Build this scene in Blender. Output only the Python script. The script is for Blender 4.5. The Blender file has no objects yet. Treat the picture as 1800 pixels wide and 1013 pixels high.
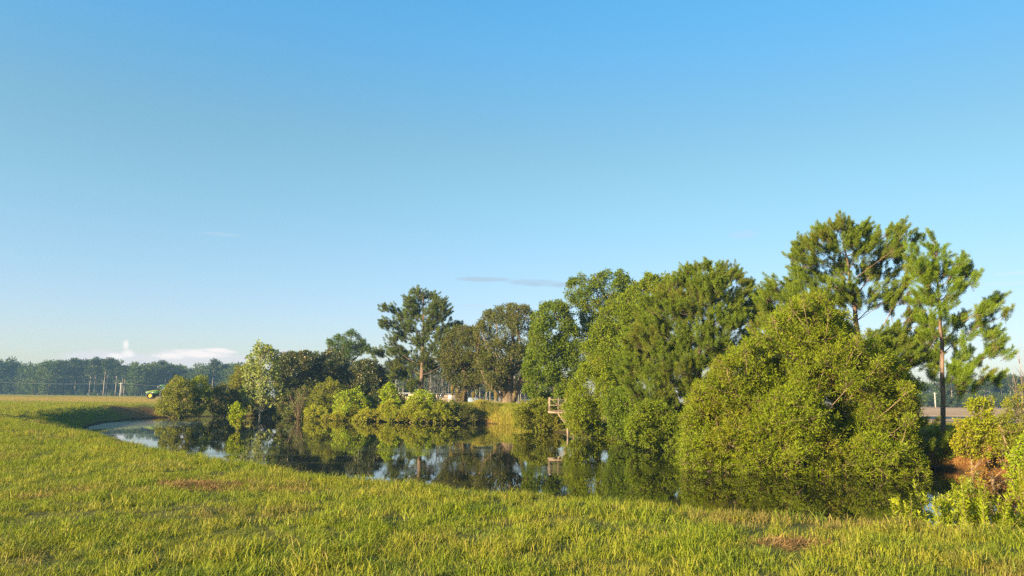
import bpy, math
import numpy as np
from mathutils import Matrix, Vector

# ------------------------------------------------------------------ scene, camera
scene = bpy.context.scene
COL = scene.collection
EYE = np.array([0.0, 0.0, 1.7])
F_PX = 1400.0
PITCH = math.radians(7.95)
ROLL = math.atan(0.013)
ZW = -1.5                                            # water level
SUN_EL = math.radians(13.0)
SUN_AZ = math.radians(-131.0)                        # measured clockwise from +Y
SUN_DIR = np.array([math.sin(SUN_AZ) * math.cos(SUN_EL), math.cos(SUN_AZ) * math.cos(SUN_EL), math.sin(SUN_EL)])

fw = np.array([0, math.cos(PITCH), math.sin(PITCH)])
up0 = np.array([0, -math.sin(PITCH), math.cos(PITCH)])
rt0 = np.array([1.0, 0, 0])
RT = rt0 * math.cos(ROLL) + up0 * math.sin(ROLL)
UP = up0 * math.cos(ROLL) - rt0 * math.sin(ROLL)

def ray(px, py):
    return fw + RT * ((px - 900.0) / F_PX) + UP * ((506.5 - py) / F_PX)

def at(px, py, Y):
    r = ray(px, py)
    return EYE + r * (Y / r[1])

def gz(px, py, z):
    r = ray(px, py)
    return EYE + r * ((z - EYE[2]) / r[2])

cam_d = bpy.data.cameras.new("camera")
cam_d.sensor_width = 36.0
cam_d.lens = F_PX / 1800.0 * 36.0
cam_d.clip_start = 0.1
cam_d.clip_end = 4000.0
cam = bpy.data.objects.new("camera", cam_d)
COL.objects.link(cam)
M = Matrix(((RT[0], UP[0], -fw[0], 0), (RT[1], UP[1], -fw[1], 0), (RT[2], UP[2], -fw[2], 0), (0, 0, 0, 1)))
M.translation = Vector(EYE)
cam.matrix_world = M
scene.camera = cam

scene.view_settings.view_transform = 'Standard'
scene.view_settings.look = 'None'
scene.view_settings.exposure = 1.95
scene.view_settings.gamma = 1.0
scene.cycles.max_bounces = 6
scene.cycles.diffuse_bounces = 3
scene.cycles.glossy_bounces = 2
scene.cycles.transmission_bounces = 3
scene.cycles.transparent_max_bounces = 4
scene.cycles.volume_bounces = 0
scene.cycles.caustics_reflective = False
scene.cycles.caustics_refractive = False
scene.cycles.use_denoising = False
try:
    scene.cycles.denoiser = 'OPENIMAGEDENOISE'
    scene.cycles.denoising_prefilter = 'ACCURATE'
except Exception:
    pass

# ------------------------------------------------------------------ node helpers
def new_mat(name):
    m = bpy.data.materials.new(name)
    m.use_nodes = True
    m.node_tree.nodes.clear()
    return m, m.node_tree

class NT:
    def __init__(s, nt):
        s.nt = nt
    def n(s, t, ins=None, **kw):
        nd = s.nt.nodes.new(t)
        for k, v in kw.items():
            setattr(nd, k, v)
        for k, v in (ins or {}).items():
            s.set(nd, k, v)
        return nd
    def set(s, nd, k, v):
        sock = nd.inputs[k]
        if isinstance(v, bpy.types.NodeSocket):
            s.nt.links.new(v, sock)
        elif isinstance(v, bpy.types.Node):
            s.nt.links.new(v.outputs[0], sock)
        else:
            if hasattr(sock, 'default_value') and not isinstance(sock.default_value, (int, float)) and isinstance(v, (tuple, list)) and len(v) == 3 and len(sock.default_value) == 4:
                v = (*v, 1.0)
            sock.default_value = v
    def math(s, op, a, b=None, clamp=False):
        nd = s.n('ShaderNodeMath', operation=op, use_clamp=clamp)
        s.set(nd, 0, a)
        if b is not None:
            s.set(nd, 1, b)
        return nd.outputs[0]
    def ramp(s, v, a, b):                            # smooth 0..1 between a and b
        nd = s.n('ShaderNodeMapRange', interpolation_type='SMOOTHSTEP')
        s.set(nd, 'Value', v)
        nd.inputs['From Min'].default_value = a
        nd.inputs['From Max'].default_value = b
        return nd.outputs[0]
    def mix(s, f, a, b, blend='MIX'):
        nd = s.n('ShaderNodeMix', data_type='RGBA', blend_type=blend)
        s.set(nd, 0, f)
        s.set(nd, 6, a)
        s.set(nd, 7, b)
        return nd.outputs[2]
    def noise(s, vec, scale, detail=3.0, rough=0.55, dist=0.0):
        nd = s.n('ShaderNodeTexNoise', {'Scale': scale, 'Detail': detail, 'Roughness': rough, 'Distortion': dist})
        if vec is not None:
            s.set(nd, 'Vector', vec)
        return nd.outputs['Fac']
    def attr(s, name, kind='GEOMETRY'):
        return s.n('ShaderNodeAttribute', attribute_name=name, attribute_type=kind).outputs['Fac']
    def scaled(s, vec, sc, loc=(0, 0, 0)):
        nd = s.n('ShaderNodeMapping', {'Vector': vec, 'Scale': sc, 'Location': loc})
        return nd.outputs[0]
    def pos(s):
        return s.n('ShaderNodeNewGeometry').outputs['Position']
    def out(s, surf=None, vol=None, disp=None):
        o = s.n('ShaderNodeOutputMaterial')
        if surf is not None:
            s.nt.links.new(surf.outputs[0] if isinstance(surf, bpy.types.Node) else surf, o.inputs['Surface'])
        if vol is not None:
            s.nt.links.new(vol.outputs[0], o.inputs['Volume'])
        return o

def leaf_mat(name, a, b, c=None, transl=0.35, rough=0.6, spec=0.12, patch=0.35, tcol=None):
    """foliage: colour varies leaf by leaf ('tint') and in patches through the plant"""
    m, t = new_mat(name)
    N = NT(t)
    a, b = tuple(x * 1.13 for x in a), tuple(x * 1.13 for x in b)
    tint = N.attr('tint')
    col = N.mix(tint, a, b)
    if c is not None:
        nz = N.noise(N.pos(), patch, 2.0)
        col = N.mix(N.math('MULTIPLY', N.ramp(nz, 0.5, 0.68), N.ramp(tint, 0.2, 0.9)), col, c)
    p = N.n('ShaderNodeBsdfPrincipled', {'Base Color': col, 'Roughness': rough, 'Specular IOR Level': spec})
    hs = N.n('ShaderNodeHueSaturation', {'Hue': 0.485, 'Saturation': 1.15, 'Value': 1.25, 'Color': col})
    tr = N.n('ShaderNodeBsdfTranslucent', {'Color': hs.outputs[0]})
    ms = N.n('ShaderNodeMixShader', {0: transl})
    t.links.new(p.outputs[0], ms.inputs[1])
    t.links.new(tr.outputs[0], ms.inputs[2])
    N.out(ms)
    return m

def bark_mat(name, a, b, scale=6.0):
    m, t = new_mat(name)
    N = NT(t)
    v = N.scaled(N.n('ShaderNodeTexCoord').outputs['Object'], (1, 1, 0.25))
    nz = N.noise(v, scale, 5.0, 0.65)
    col = N.mix(N.ramp(nz, 0.35, 0.65), a, b)
    bp = N.n('ShaderNodeBump', {'Strength': 0.7, 'Distance': 0.03, 'Height': N.noise(v, scale * 2.2, 4.0)})
    p = N.n('ShaderNodeBsdfPrincipled', {'Base Color': col, 'Roughness': 0.9, 'Specular IOR Level': 0.15, 'Normal': bp.outputs[0]})
    N.out(p)
    return m

def plain_mat(name, a, b=None, rough=0.6, scale=3.0, metallic=0.0, spec=0.4, bump=0.0):
    m, t = new_mat(name)
    N = NT(t)
    oc = N.n('ShaderNodeTexCoord').outputs['Object']
    col = N.mix(N.ramp(N.noise(oc, scale, 4.0, 0.6), 0.35, 0.7), a, b if b else tuple(x * 0.75 for x in a))
    ins = {'Base Color': col, 'Roughness': rough, 'Metallic': metallic, 'Specular IOR Level': spec}
    if bump:
        ins['Normal'] = N.n('ShaderNodeBump', {'Strength': bump, 'Distance': 0.02, 'Height': N.noise(oc, scale * 6, 3.0)}).outputs[0]
    N.out(N.n('ShaderNodeBsdfPrincipled', ins))
    return m

# ------------------------------------------------------------------ world: daylight sky with a few low clouds
world = bpy.data.worlds.new("World")
scene.world = world
world.use_nodes = True
wt = world.node_tree
wt.nodes.clear()
W_ = NT(wt)
sky = W_.n('ShaderNodeTexSky', sky_type='NISHITA', sun_disc=False)
sky.sun_elevation = SUN_EL
sky.sun_rotation = SUN_AZ
sky.altitude = 50.0
sky.air_density = 1.0
sky.dust_density = 0.6
sky.ozone_density = 1.6
gen = W_.n('ShaderNodeTexCoord').outputs['Generated']
sep = W_.n('ShaderNodeSeparateXYZ', {0: gen})
az = W_.math('ARCTAN2', sep.outputs[0], sep.outputs[1])              # radians east of +Y
el = W_.math('ARCSINE', sep.outputs[2])

def blob(ca, ce, ra, re, soft=0.6):
    """soft elliptical region of the sky around a bearing and an elevation (radians)"""
    dx = W_.math('DIVIDE', W_.math('SUBTRACT', az, ca), ra)
    dy = W_.math('DIVIDE', W_.math('SUBTRACT', el, ce), re)
    d = W_.math('SQRT', W_.math('ADD', W_.math('MULTIPLY', dx, dx), W_.math('MULTIPLY', dy, dy)))
    return W_.ramp(d, 1.0, 1.0 - soft)

def direction(px, py):
    r = ray(px, py)
    return math.atan2(r[0], r[1]), math.asin(r[2] / np.linalg.norm(r))

ae = W_.n('ShaderNodeCombineXYZ', {0: az, 1: W_.math('MULTIPLY', el, 3.2), 2: 0.0}).outputs[0]
cn = W_.noise(ae, 26.0, 6.0, 0.62, 0.4)
cn2 = W_.noise(ae, 60.0, 6.0, 0.68, 0.5)
sky_gain = W_.mix(W_.ramp(el, .05, .30), (.60, .605, .75), (.60, .775, .735))
sky_gain = W_.mix(W_.ramp(el, .28, .50), sky_gain, (.44, .93, 1.08))
side = W_.n('ShaderNodeMapRange', {'Value': az, 'From Min': -.6, 'From Max': .6, 'To Min': 1.19, 'To Max': .90}).outputs[0]
skycol = W_.n('ShaderNodeVectorMath', {0: W_.mix(1.0, sky.outputs[0], sky_gain, 'MULTIPLY'), 'Scale': side}, operation='SCALE').outputs[0]
def add_cloud(cur, specs, color, lo, hi, amount, nz):
    m = None
    for s in specs:
        ca, ce = direction(s[0], s[1])
        b = blob(ca, ce, s[2] / F_PX, s[3] / F_PX, s[4] if len(s) > 4 else 0.7)
        m = b if m is None else W_.math('MAXIMUM', m, b)
    f = W_.math('MULTIPLY', W_.ramp(W_.math('ADD', m, W_.math('MULTIPLY', W_.math('MULTIPLY', W_.math('SUBTRACT', nz, 0.5), 1.3), W_.math('MULTIPLY', m, 3.0, True))), lo, hi), amount)
    return W_.mix(f, cur, color)
CLOUDW = 'cloudw'
skycol = add_cloud(skycol, [(345, 630, 100, 24), (200, 632, 110, 20), (500, 622, 26, 10), (420, 640, 120, 22)], (3.1, 3.0, 3.15), 0.1, 0.95, 0.75, cn)
skycol = add_cloud(skycol, [(350, 622, 75, 13, .95), (300, 626, 45, 9, .95), (385, 617, 45, 8, .95)], (4.1, 3.75, 3.6), 0.12, 1.0, 0.9, cn2)
skycol = add_cloud(skycol, [(221, 606, 8, 15, .95), (224, 622, 18, 11, .95), (205, 626, 30, 8, .95)], (4.1, 3.8, 3.7), 0.15, 1.0, 0.8, cn2)
skycol = add_cloud(skycol, [(850, 491, 75, 7), (940, 497, 75, 10), (985, 501, 40, 8)], (1.7, 2.25, 2.75), 0.2, 1.2, 0.75, cn)
skycol = add_cloud(skycol, [(390, 412, 50, 5), (1310, 412, 45, 12), (830, 538, 40, 5)], (2.2, 2.7, 3.2), 0.3, 1.4, 0.35, cn)
skycol = add_cloud(skycol, [(1790, 480, 70, 4), (1800, 497, 90, 4)], (3.1, 3.4, 3.6), 0.3, 1.3, 0.35, cn)
bg = W_.n('ShaderNodeBackground', {'Color': skycol, 'Strength': 0.07})
wo = W_.n('ShaderNodeOutputWorld')
wt.links.new(bg.outputs[0], wo.inputs[0])

sun_d = bpy.data.lights.new("sun", 'SUN')
sun_d.energy = 5.0
sun_d.angle = math.radians(0.6)
sun_d.color = (1.0, 0.80, 0.50)
sun = bpy.data.objects.new("sun", sun_d)
COL.objects.link(sun)
sun.rotation_euler = Vector(-SUN_DIR).to_track_quat('-Z', 'Y').to_euler()
sun.location = (-60, -60, 40)

# ------------------------------------------------------------------ mesh helpers
def mesh_from(name, verts, faces_flat, loop_tot, mat, tint=None, smooth=False, extra=None):
    me = bpy.data.meshes.new(name)
    verts = np.asarray(verts, dtype=np.float32)
    faces_flat = np.asarray(faces_flat, dtype=np.int32)
    loop_tot = np.asarray(loop_tot, dtype=np.int32)
    me.vertices.add(len(verts))
    me.vertices.foreach_set('co', verts.ravel())
    me.loops.add(len(faces_flat))
    me.loops.foreach_set('vertex_index', faces_flat)
    me.polygons.add(len(loop_tot))
    starts = np.zeros(len(loop_tot), dtype=np.int32)
    if len(loop_tot):
        starts[1:] = np.cumsum(loop_tot)[:-1]
    me.polygons.foreach_set('loop_start', starts)
    me.polygons.foreach_set('loop_total', loop_tot)
    if smooth:
        me.polygons.foreach_set('use_smooth', np.ones(len(loop_tot), dtype=bool))
    if tint is not None:
        at_ = me.attributes.new('tint', 'FLOAT', 'FACE')
        at_.data.foreach_set('value', np.asarray(tint, dtype=np.float32))
    for k, (dom, val) in (extra or {}).items():
        at_ = me.attributes.new(k, 'FLOAT', dom)
        at_.data.foreach_set('value', np.asarray(val, dtype=np.float32))
    me.update()
    me.validate()
    if mat:
        me.materials.append(mat)
    return me

def link(name, me, parent=None, loc=None):
    o = bpy.data.objects.new(name, me)
    COL.objects.link(o)
    if parent is not None:
        o.parent = parent
    if loc is not None:
        o.location = loc
    return o

def tag(o, label=None, cat=None, group=None, kind=None):
    if label: o['label'] = label
    if cat: o['category'] = cat
    if group: o['group'] = group
    if kind: o['kind'] = kind
    return o

def empty(name, loc):
    o = bpy.data.objects.new(name, None)
    COL.objects.link(o)
    o.location = loc
    o.empty_display_size = 0.3
    return o

class MB:
    """collects hard-surface pieces into one mesh"""
    def __init__(s):
        s.v, s.f, s.k = [], [], 0
    def add(s, v, faces):
        s.v.append(np.asarray(v, float))
        for f in faces:
            s.f.append([i + s.k for i in f])
        s.k += len(v)
    def box(s, c, size, rot=0.0, bevel=0.0):
        hx, hy, hz = [q / 2 for q in size]
        b = min(bevel, hx * .9, hy * .9, hz * .9)
        if b <= 0:
            v = np.array([(x, y, z) for z in (-hz, hz) for y in (-hy, hy) for x in (-hx, hx)])
            f = [(0, 2, 3, 1), (4, 5, 7, 6), (0, 1, 5, 4), (2, 6, 7, 3), (0, 4, 6, 2), (1, 3, 7, 5)]
        else:
            ring = [(-hx + b, -hy), (hx - b, -hy), (hx, -hy + b), (hx, hy - b), (hx - b, hy), (-hx + b, hy), (-hx, hy - b), (-hx, -hy + b)]
            v, f = [], []
            for zz, ins in ((-hz, b), (-hz + b, 0), (hz - b, 0), (hz, b)):
                for x, y in ring:
                    v.append((x - math.copysign(min(ins, abs(x)), x), y - math.copysign(min(ins, abs(y)), y), zz))
            for l in range(3):
                for i in range(8):
                    j = (i + 1) % 8
                    f.append((l * 8 + i, l * 8 + j, (l + 1) * 8 + j, (l + 1) * 8 + i))
            f.append(tuple(range(7, -1, -1))); f.append(tuple(range(24, 32)))
            v = np.array(v)
        if rot:
            cs, sn = math.cos(rot), math.sin(rot)
            v = np.stack([v[:, 0] * cs - v[:, 1] * sn, v[:, 0] * sn + v[:, 1] * cs, v[:, 2]], 1)
        s.add(v + np.asarray(c, float), f)
        return s
    def prism(s, pts, y0, y1):
        """outline in the x-z plane pushed from y0 to y1"""
        n = len(pts)
        v = [(x, y0, z) for x, z in pts] + [(x, y1, z) for x, z in pts]
        f = [tuple(range(n)), tuple(range(2 * n - 1, n - 1, -1))] + [(i, i + n, (i + 1) % n + n, (i + 1) % n) for i in range(n)]
        s.add(v, f)
        return s
    def bar(s, a, b, r, n=8, r2=None):
        v, f = tube([a, b], [r, r if r2 is None else r2], n)
        s.add(v, f)
        return s
    def plank(s, a, b, w, h):
        """rectangular timber from a to b, w across, h the other way"""
        a, b = np.asarray(a, float), np.asarray(b, float)
        d = (b - a) / np.linalg.norm(b - a)
        ref = np.array([0, 0, 1.0]) if abs(d[2]) < 0.9 else np.array([0, 1.0, 0])
        sx = np.cross(d, ref); sx /= np.linalg.norm(sx)
        sz = np.cross(sx, d)
        v = [p + sx * (i * w / 2) + sz * (j * h / 2) for p in (a, b) for i, j in ((-1, -1), (1, -1), (1, 1), (-1, 1))]
        s.add(v, [(3, 2, 1, 0), (4, 5, 6, 7), (0, 1, 5, 4), (1, 2, 6, 5), (2, 3, 7, 6), (3, 0, 4, 7)])
        return s
    def ring(s, c, r0, r1, w, n=28, tread=0.0):
        """wheel-like ring whose axle lies along y, inner radius r0, outer r1"""
        prof = [(r0, -w / 2), (r1 * .96, -w / 2), (r1, -w * .36), (r1, w * .36), (r1 * .96, w / 2), (r0, w / 2)]
        v, f = [], []
        for i in range(n):
            a = 2 * math.pi * i / n
            for k, (r, y) in enumerate(prof):
                rr = r + (tread if (i % 2 and 1 < k < 4) else 0)
                v.append((c[0] + rr * math.cos(a), c[1] + y, c[2] + rr * math.sin(a)))
        m_ = len(prof)
        for i in range(n):
            j = (i + 1) % n
            for k in range(m_):
                l = (k + 1) % m_
                f.append((i * m_ + k, i * m_ + l, j * m_ + l, j * m_ + k))
        s.add(v, f)
        return s
    def build(s, name, mat, parent=None, smooth=False, origin=None):
        v = np.concatenate(s.v)
        if origin is not None:
            v = v - np.asarray(origin)
        flat = [i for f in s.f for i in f]
        me = mesh_from(name, v, flat, [len(f) for f in s.f], mat, smooth=smooth)
        return link(name, me, parent)

def tube(pts, rad, n=6):
    pts = np.asarray(pts, float)
    k = len(pts)
    v = []
    tan = np.gradient(pts, axis=0)
    tan /= np.linalg.norm(tan, axis=1)[:, None] + 1e-9
    ref = np.array([1.0, 0.13, 0.07])
    if abs(np.dot(tan[0], ref)) > 0.9:
        ref = np.array([0.1, 1.0, 0.1])
    for i in range(k):
        a = np.cross(tan[i], ref); a /= np.linalg.norm(a) + 1e-9
        b = np.cross(tan[i], a)
        for j in range(n):
            th = 2 * math.pi * j / n
            v.append(pts[i] + rad[i] * (a * math.cos(th) + b * math.sin(th)))
    f = []
    for i in range(k - 1):
        for j in range(n):
            l = (j + 1) % n
            f.append((i * n + j, i * n + l, (i + 1) * n + l, (i + 1) * n + j))
    f.append(tuple(range(n - 1, -1, -1)))
    f.append(tuple(range((k - 1) * n, k * n)))
    return v, f

def unit(v):
    return v / (np.linalg.norm(v, axis=-1, keepdims=True) + 1e-9)

def rand_dirs(rg, n):
    return unit(rg.normal(size=(n, 3)))

def leaves_quads(C, D, Nn, L, Wd, fold=0.0):
    """pointed leaves: base, side, tip, side"""
    S = unit(np.cross(D, Nn))
    U = np.cross(S, D)
    n = len(C)
    L = np.broadcast_to(L, (n,))[:, None]; Wd = np.broadcast_to(Wd, (n,))[:, None]
    v = np.empty((n, 4, 3))
    v[:, 0] = C
    v[:, 1] = C + D * L * .5 + S * Wd * .5 + U * L * fold
    v[:, 2] = C + D * L
    v[:, 3] = C + D * L * .5 - S * Wd * .5 + U * L * fold
    return v.reshape(-1, 3)

def quad_mesh(name, v, mat, tint):
    n = len(v) // 4
    return mesh_from(name, v, np.arange(4 * n), np.full(n, 4), mat, tint)

def vnoise(x, y, seed=0):
    """smooth value noise on arrays, 0..1"""
    xi = np.floor(x).astype(np.int64); yi = np.floor(y).astype(np.int64)
    fx = x - xi; fy = y - yi
    fx = fx * fx * (3 - 2 * fx); fy = fy * fy * (3 - 2 * fy)
    def h(a, b):
        q = (a * 374761393 + b * 668265263 + seed * 974634777) & 0xFFFFFFFF
        q = ((q ^ (q >> 13)) * 1274126177) & 0xFFFFFFFF
        return ((q ^ (q >> 16)) & 0xFFFF) / 65535.0
    a = h(xi, yi); b = h(xi + 1, yi); c = h(xi, yi + 1); d = h(xi + 1, yi + 1)
    return (a * (1 - fx) + b * fx) * (1 - fy) + (c * (1 - fx) + d * fx) * fy

def fbm(x, y, seed=0, octv=4):
    s, a, t = 0, 1.0, 0
    for i in range(octv):
        s = s + a * vnoise(x * 2 ** i, y * 2 ** i, seed + i)
        t += a; a *= .5
    return s / t

def ss(a, b, x):
    t = np.clip((x - a) / (b - a), 0, 1)
    return t * t * (3 - 2 * t)

# ------------------------------------------------------------------ terrain
def P2(v): return (float(v[0]), float(v[1]))
water_poly = [(14.0, 14.8), (9, 14.6), (6, 15.2), (3, 16.6), (0, 18.5), (-4, 22), (-7.5, 26), (-11, 31), (-16, 39), (-22, 49), (-29, 60)]
water_poly += [P2(gz(px, py, ZW)) for px, py in [(148, 757), (160, 750), (185, 744), (225, 738.5), (270, 735), (340, 733), (440, 732), (520, 735), (600, 739), (700, 742),
               (790, 744), (850, 744), (912, 748), (950, 757), (990, 762), (1050, 768), (1120, 778), (1200, 792), (1300, 805), (1450, 814), (1560, 820),
               (1650, 826), (1700, 836), (1760, 852), (1800, 866), (1850, 890)]]
lip_poly = [(22, 9.5), (12, 9.8)]
lip_poly += [P2(gz(px, py, 0.0)) for px, py in [(1800, 942), (1640, 930), (1500, 919), (1350, 910), (1200, 898), (1050, 887), (900, 876), (750, 859), (600, 843), (500, 829),
             (400, 813), (300, 797), (220, 782), (140, 768), (60, 753), (0, 741)]]
lip_poly += [P2(gz(px, py, z)) for px, py, z in [(-45, 732, .05), (0, 728, .1), (45, 723, .2), (100, 716.5, .25), (200, 711.5, .2), (270, 711.5, .12)]]
lip_poly += [(-46, 130), (-36, 130), (-22, 120), (-14, 112), (-6, 108), (-1, 109), (4, 103), (8, 92), (10.5, 79), (13, 71), (14.5, 63), (16.5, 54), (18, 50), (22, 47), (25.5, 45), (26.5, 40), (25, 33), (23.5, 26), (24, 16)]
water_poly = np.array(water_poly); lip_poly = np.array(lip_poly)

def poly_sdf(x, y, poly):
    """distance to the outline and inside flag"""
    d2 = np.full(x.shape, 1e18); ins = np.zeros(x.shape, bool)
    n = len(poly)
    for i in range(n):
        ax, ay = poly[i]; bx, by = poly[(i + 1) % n]
        ex, ey = bx - ax, by - ay
        t = np.clip(((x - ax) * ex + (y - ay) * ey) / (ex * ex + ey * ey + 1e-12), 0, 1)
        d2 = np.minimum(d2, (x - ax - t * ex) ** 2 + (y - ay - t * ey) ** 2)
        if abs(ey) > 1e-12:
            c = ((ay > y) != (by > y)) & (x < ex * (y - ay) / ey + ax)
            ins ^= c
    return np.sqrt(d2), ins

def base_z(x, y):
    bl = .18 * ss(50, 80, y) + .57 * ss(110, 180, y)
    bm = .85 * ss(60, 118, y)
    br = .25 * ss(20, 48, y) + .1 * ss(60, 200, y)
    w1 = ss(-45, -12, x); w2 = ss(6, 22, x)
    return bl * (1 - w1) + (bm * (1 - w2) + br * w2) * w1

def ground_z(x, y):
    x = np.asarray(x, float); y = np.asarray(y, float)
    jx = (fbm(x * .35, y * .35, 5) - .5) * 1.6; jy = (fbm(x * .35, y * .35, 9) - .5) * 1.6
    dl, il = poly_sdf(x + jx * .5, y + jy * .5, lip_poly)
    dw, iw = poly_sdf(x + jx * .25, y + jy * .25, water_poly)
    b = base_z(x, y) + (fbm(x * .22, y * .22, 21, 4) - .5) * .16 + (fbm(x * 1.3, y * 1.3, 31, 3) - .5) * .05
    t = dl / (dl + dw + 1e-6)
    prof = ss(0, 1, t) * .55 + t * .45
    ring = b * (1 - prof) + ZW * prof
    bed = ZW - np.minimum(.03 + .45 * dw, 1.6)
    return np.where(il & iw, bed, np.where(il, ring, b))

def gz1(x, y):
    return float(ground_z(np.array([x]), np.array([y]))[0])

xs = np.concatenate([[-900, -600, -420, -300, -220, -160, -120, -95, -80], np.arange(-70, -20, 1.0), np.arange(-20, 30, .45), np.arange(30, 60, 1.5), [64, 72, 85, 105, 140, 190, 260, 360, 520, 700, 900]])
ys = np.concatenate([[-90, -50, -25, -12, -5], np.arange(0, 50, .45), np.arange(50, 132, .9), np.arange(133, 170, 3), [175, 185, 200, 225, 260, 310, 380, 470, 600, 780, 980]])
GX, GY = np.meshgrid(xs, ys)
gx, gy = GX.ravel(), GY.ravel()
gzv = ground_z(gx, gy)
nx, ny = len(xs), len(ys)
ii, jj = np.meshgrid(np.arange(nx - 1), np.arange(ny - 1))
q = (jj * nx + ii).ravel()
gfaces = np.stack([q, q + 1, q + nx + 1, q + nx], 1).ravel()
dwv, iwv = poly_sdf(gx, gy, water_poly)
# bare red clay: the bank on the far side by the pines, and a scrape at the pond's far corner
nzc = fbm(gx * .5, gy * .5, 77, 4)
def clay_mask(x, y):
    dw, iw = poly_sdf(x, y, water_poly)
    nz = fbm(x * .5, y * .5, 77, 4)
    right = ss(13, 15.5, x) * ss(47, 43, y) * ss(17, 21, y) * ss(6.5, 2.5, dw + (nz - .5) * 4)
    cx, cy = P2(at(255, 721, 113))
    left = ss(1, .5, np.sqrt(((x - cx) / 5.0) ** 2 + ((y - cy) / 13.0) ** 2) + (nz - .5) * .7)
    rim = ss(.9, .2, dw + (nz - .5) * 1.2) * (x < 12) * .7
    return np.clip(np.maximum(np.maximum(right, left), rim), 0, 1)
clayv = clay_mask(gx, gy)

m, t = new_mat("ground_soil_and_turf")
N = NT(t)
pos = N.pos()
n1 = N.noise(pos, .12, 4.0, .6)
n2 = N.noise(pos, 1.1, 4.0, .65)
n3 = N.noise(pos, 9.0, 3.0, .6)
ns = N.noise(N.scaled(pos, (.05, .55, 1)), 1.0, 4.0, .6)
turf = N.mix(N.ramp(n2, .35, .65), (.06, .075, .015), (.12, .11, .03))
turf = N.mix(N.math('MULTIPLY', N.ramp(n1, .42, .62), .6), turf, (.11, .115, .025))
turf = N.mix(N.math('MULTIPLY', N.ramp(n3, .55, .75), .6), turf, (.07, .06, .022))
sp = N.n('ShaderNodeSeparateXYZ', {0: pos})
far = N.math('MULTIPLY', N.ramp(sp.outputs[1], 50.0, 120.0), N.ramp(sp.outputs[2], -.5, .0))
fieldc = N.mix(N.ramp(ns, .35, .65), (.20, .20, .020), (.27, .225, .028))
fieldc = N.mix(N.math('MULTIPLY', N.ramp(ns, .62, .72), .7), fieldc, (.12, .085, .035))
turf = N.mix(N.math('MULTIPLY', far, .8), turf, fieldc)
gold = N.math('MULTIPLY', N.ramp(sp.outputs[1], 125.0, 150.0), N.ramp(N.math('ADD', n1, N.math('MULTIPLY', sp.outputs[0], .004)), -.15, .1))
turf = N.mix(N.math('MULTIPLY', gold, .75), turf, (.40, .25, .055))
clay = N.mix(N.ramp(n2, .3, .7), (.15, .06, .018), (.29, .13, .035))
clay = N.mix(N.math('MULTIPLY', N.ramp(n3, .5, .7), .6), clay, (.09, .045, .02))
col = N.mix(N.attr('clay'), turf, clay)
mud = N.ramp(sp.outputs[2], -1.25, -1.45)
col = N.mix(N.math('MULTIPLY', mud, .85), col, (.03, .022, .012))
bp = N.n('ShaderNodeBump', {'Strength': .9, 'Distance': .06, 'Height': N.math('ADD', n3, N.noise(pos, 30.0, 2.0))})
N.out(N.n('ShaderNodeBsdfPrincipled', {'Base Color': col, 'Roughness': .95, 'Specular IOR Level': .1, 'Normal': bp.outputs[0]}))
gme = mesh_from('ground', np.stack([gx, gy, gzv], 1), gfaces, np.full(len(q), 4), m, smooth=True, extra={'clay': ('POINT', clayv)})
tag(link('ground', gme), kind='structure')

# ploughed field beyond the trees
def field_edge(x):
    return 64 + 66 * ss(32, 2, x) + 3 * np.sin(x * .13)
us = np.concatenate([np.arange(-14, 60, 1.5), np.arange(60, 200, 6), np.arange(200, 640, 20)])
vs = np.linspace(0, 1, 60) ** 1.8
UX, VV = np.meshgrid(us, vs)
fx = UX.ravel(); fy = (field_edge(UX) + VV * (395 - field_edge(UX))).ravel()
fz = base_z(fx, fy) + (fbm(fx * .22, fy * .22, 21, 4) - .5) * .16 + (fbm(fx * 1.3, fy * 1.3, 31, 3) - .5) * .05 + .05
m, t = new_mat("ploughed_soil")
N = NT(t)
pos = N.pos()
nn = N.noise(N.scaled(pos, (.02, .09, 1)), 1.0, 4.0, .6)
c1 = N.mix(N.ramp(nn, .4, .62), (.46, .31, .185), (.31, .205, .125))
c1 = N.mix(N.math('MULTIPLY', N.ramp(N.noise(pos, 2.0, 4.0), .5, .7), .5), c1, (.22, .17, .07))
wv = N.n('ShaderNodeTexWave', {'Vector': N.scaled(pos, (.25, 1.0, 1)), 'Scale': .8, 'Distortion': 1.2})
bp = N.n('ShaderNodeBump', {'Strength': .35, 'Distance': .06, 'Height': wv.outputs['Fac']})
N.out(N.n('ShaderNodeBsdfPrincipled', {'Base Color': c1, 'Roughness': .95, 'Specular IOR Level': .1, 'Normal': bp.outputs[0]}))
nu, nv = len(us), len(vs)
ii, jj = np.meshgrid(np.arange(nu - 1), np.arange(nv - 1))
q = (jj * nu + ii).ravel()
fme = mesh_from('ploughed_field', np.stack([fx, fy, fz], 1), np.stack([q, q + 1, q + nu + 1, q + nu], 1).ravel(), np.full(len(q), 4), m, smooth=True)
tag(link('ploughed_field', fme), kind='structure')

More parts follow.
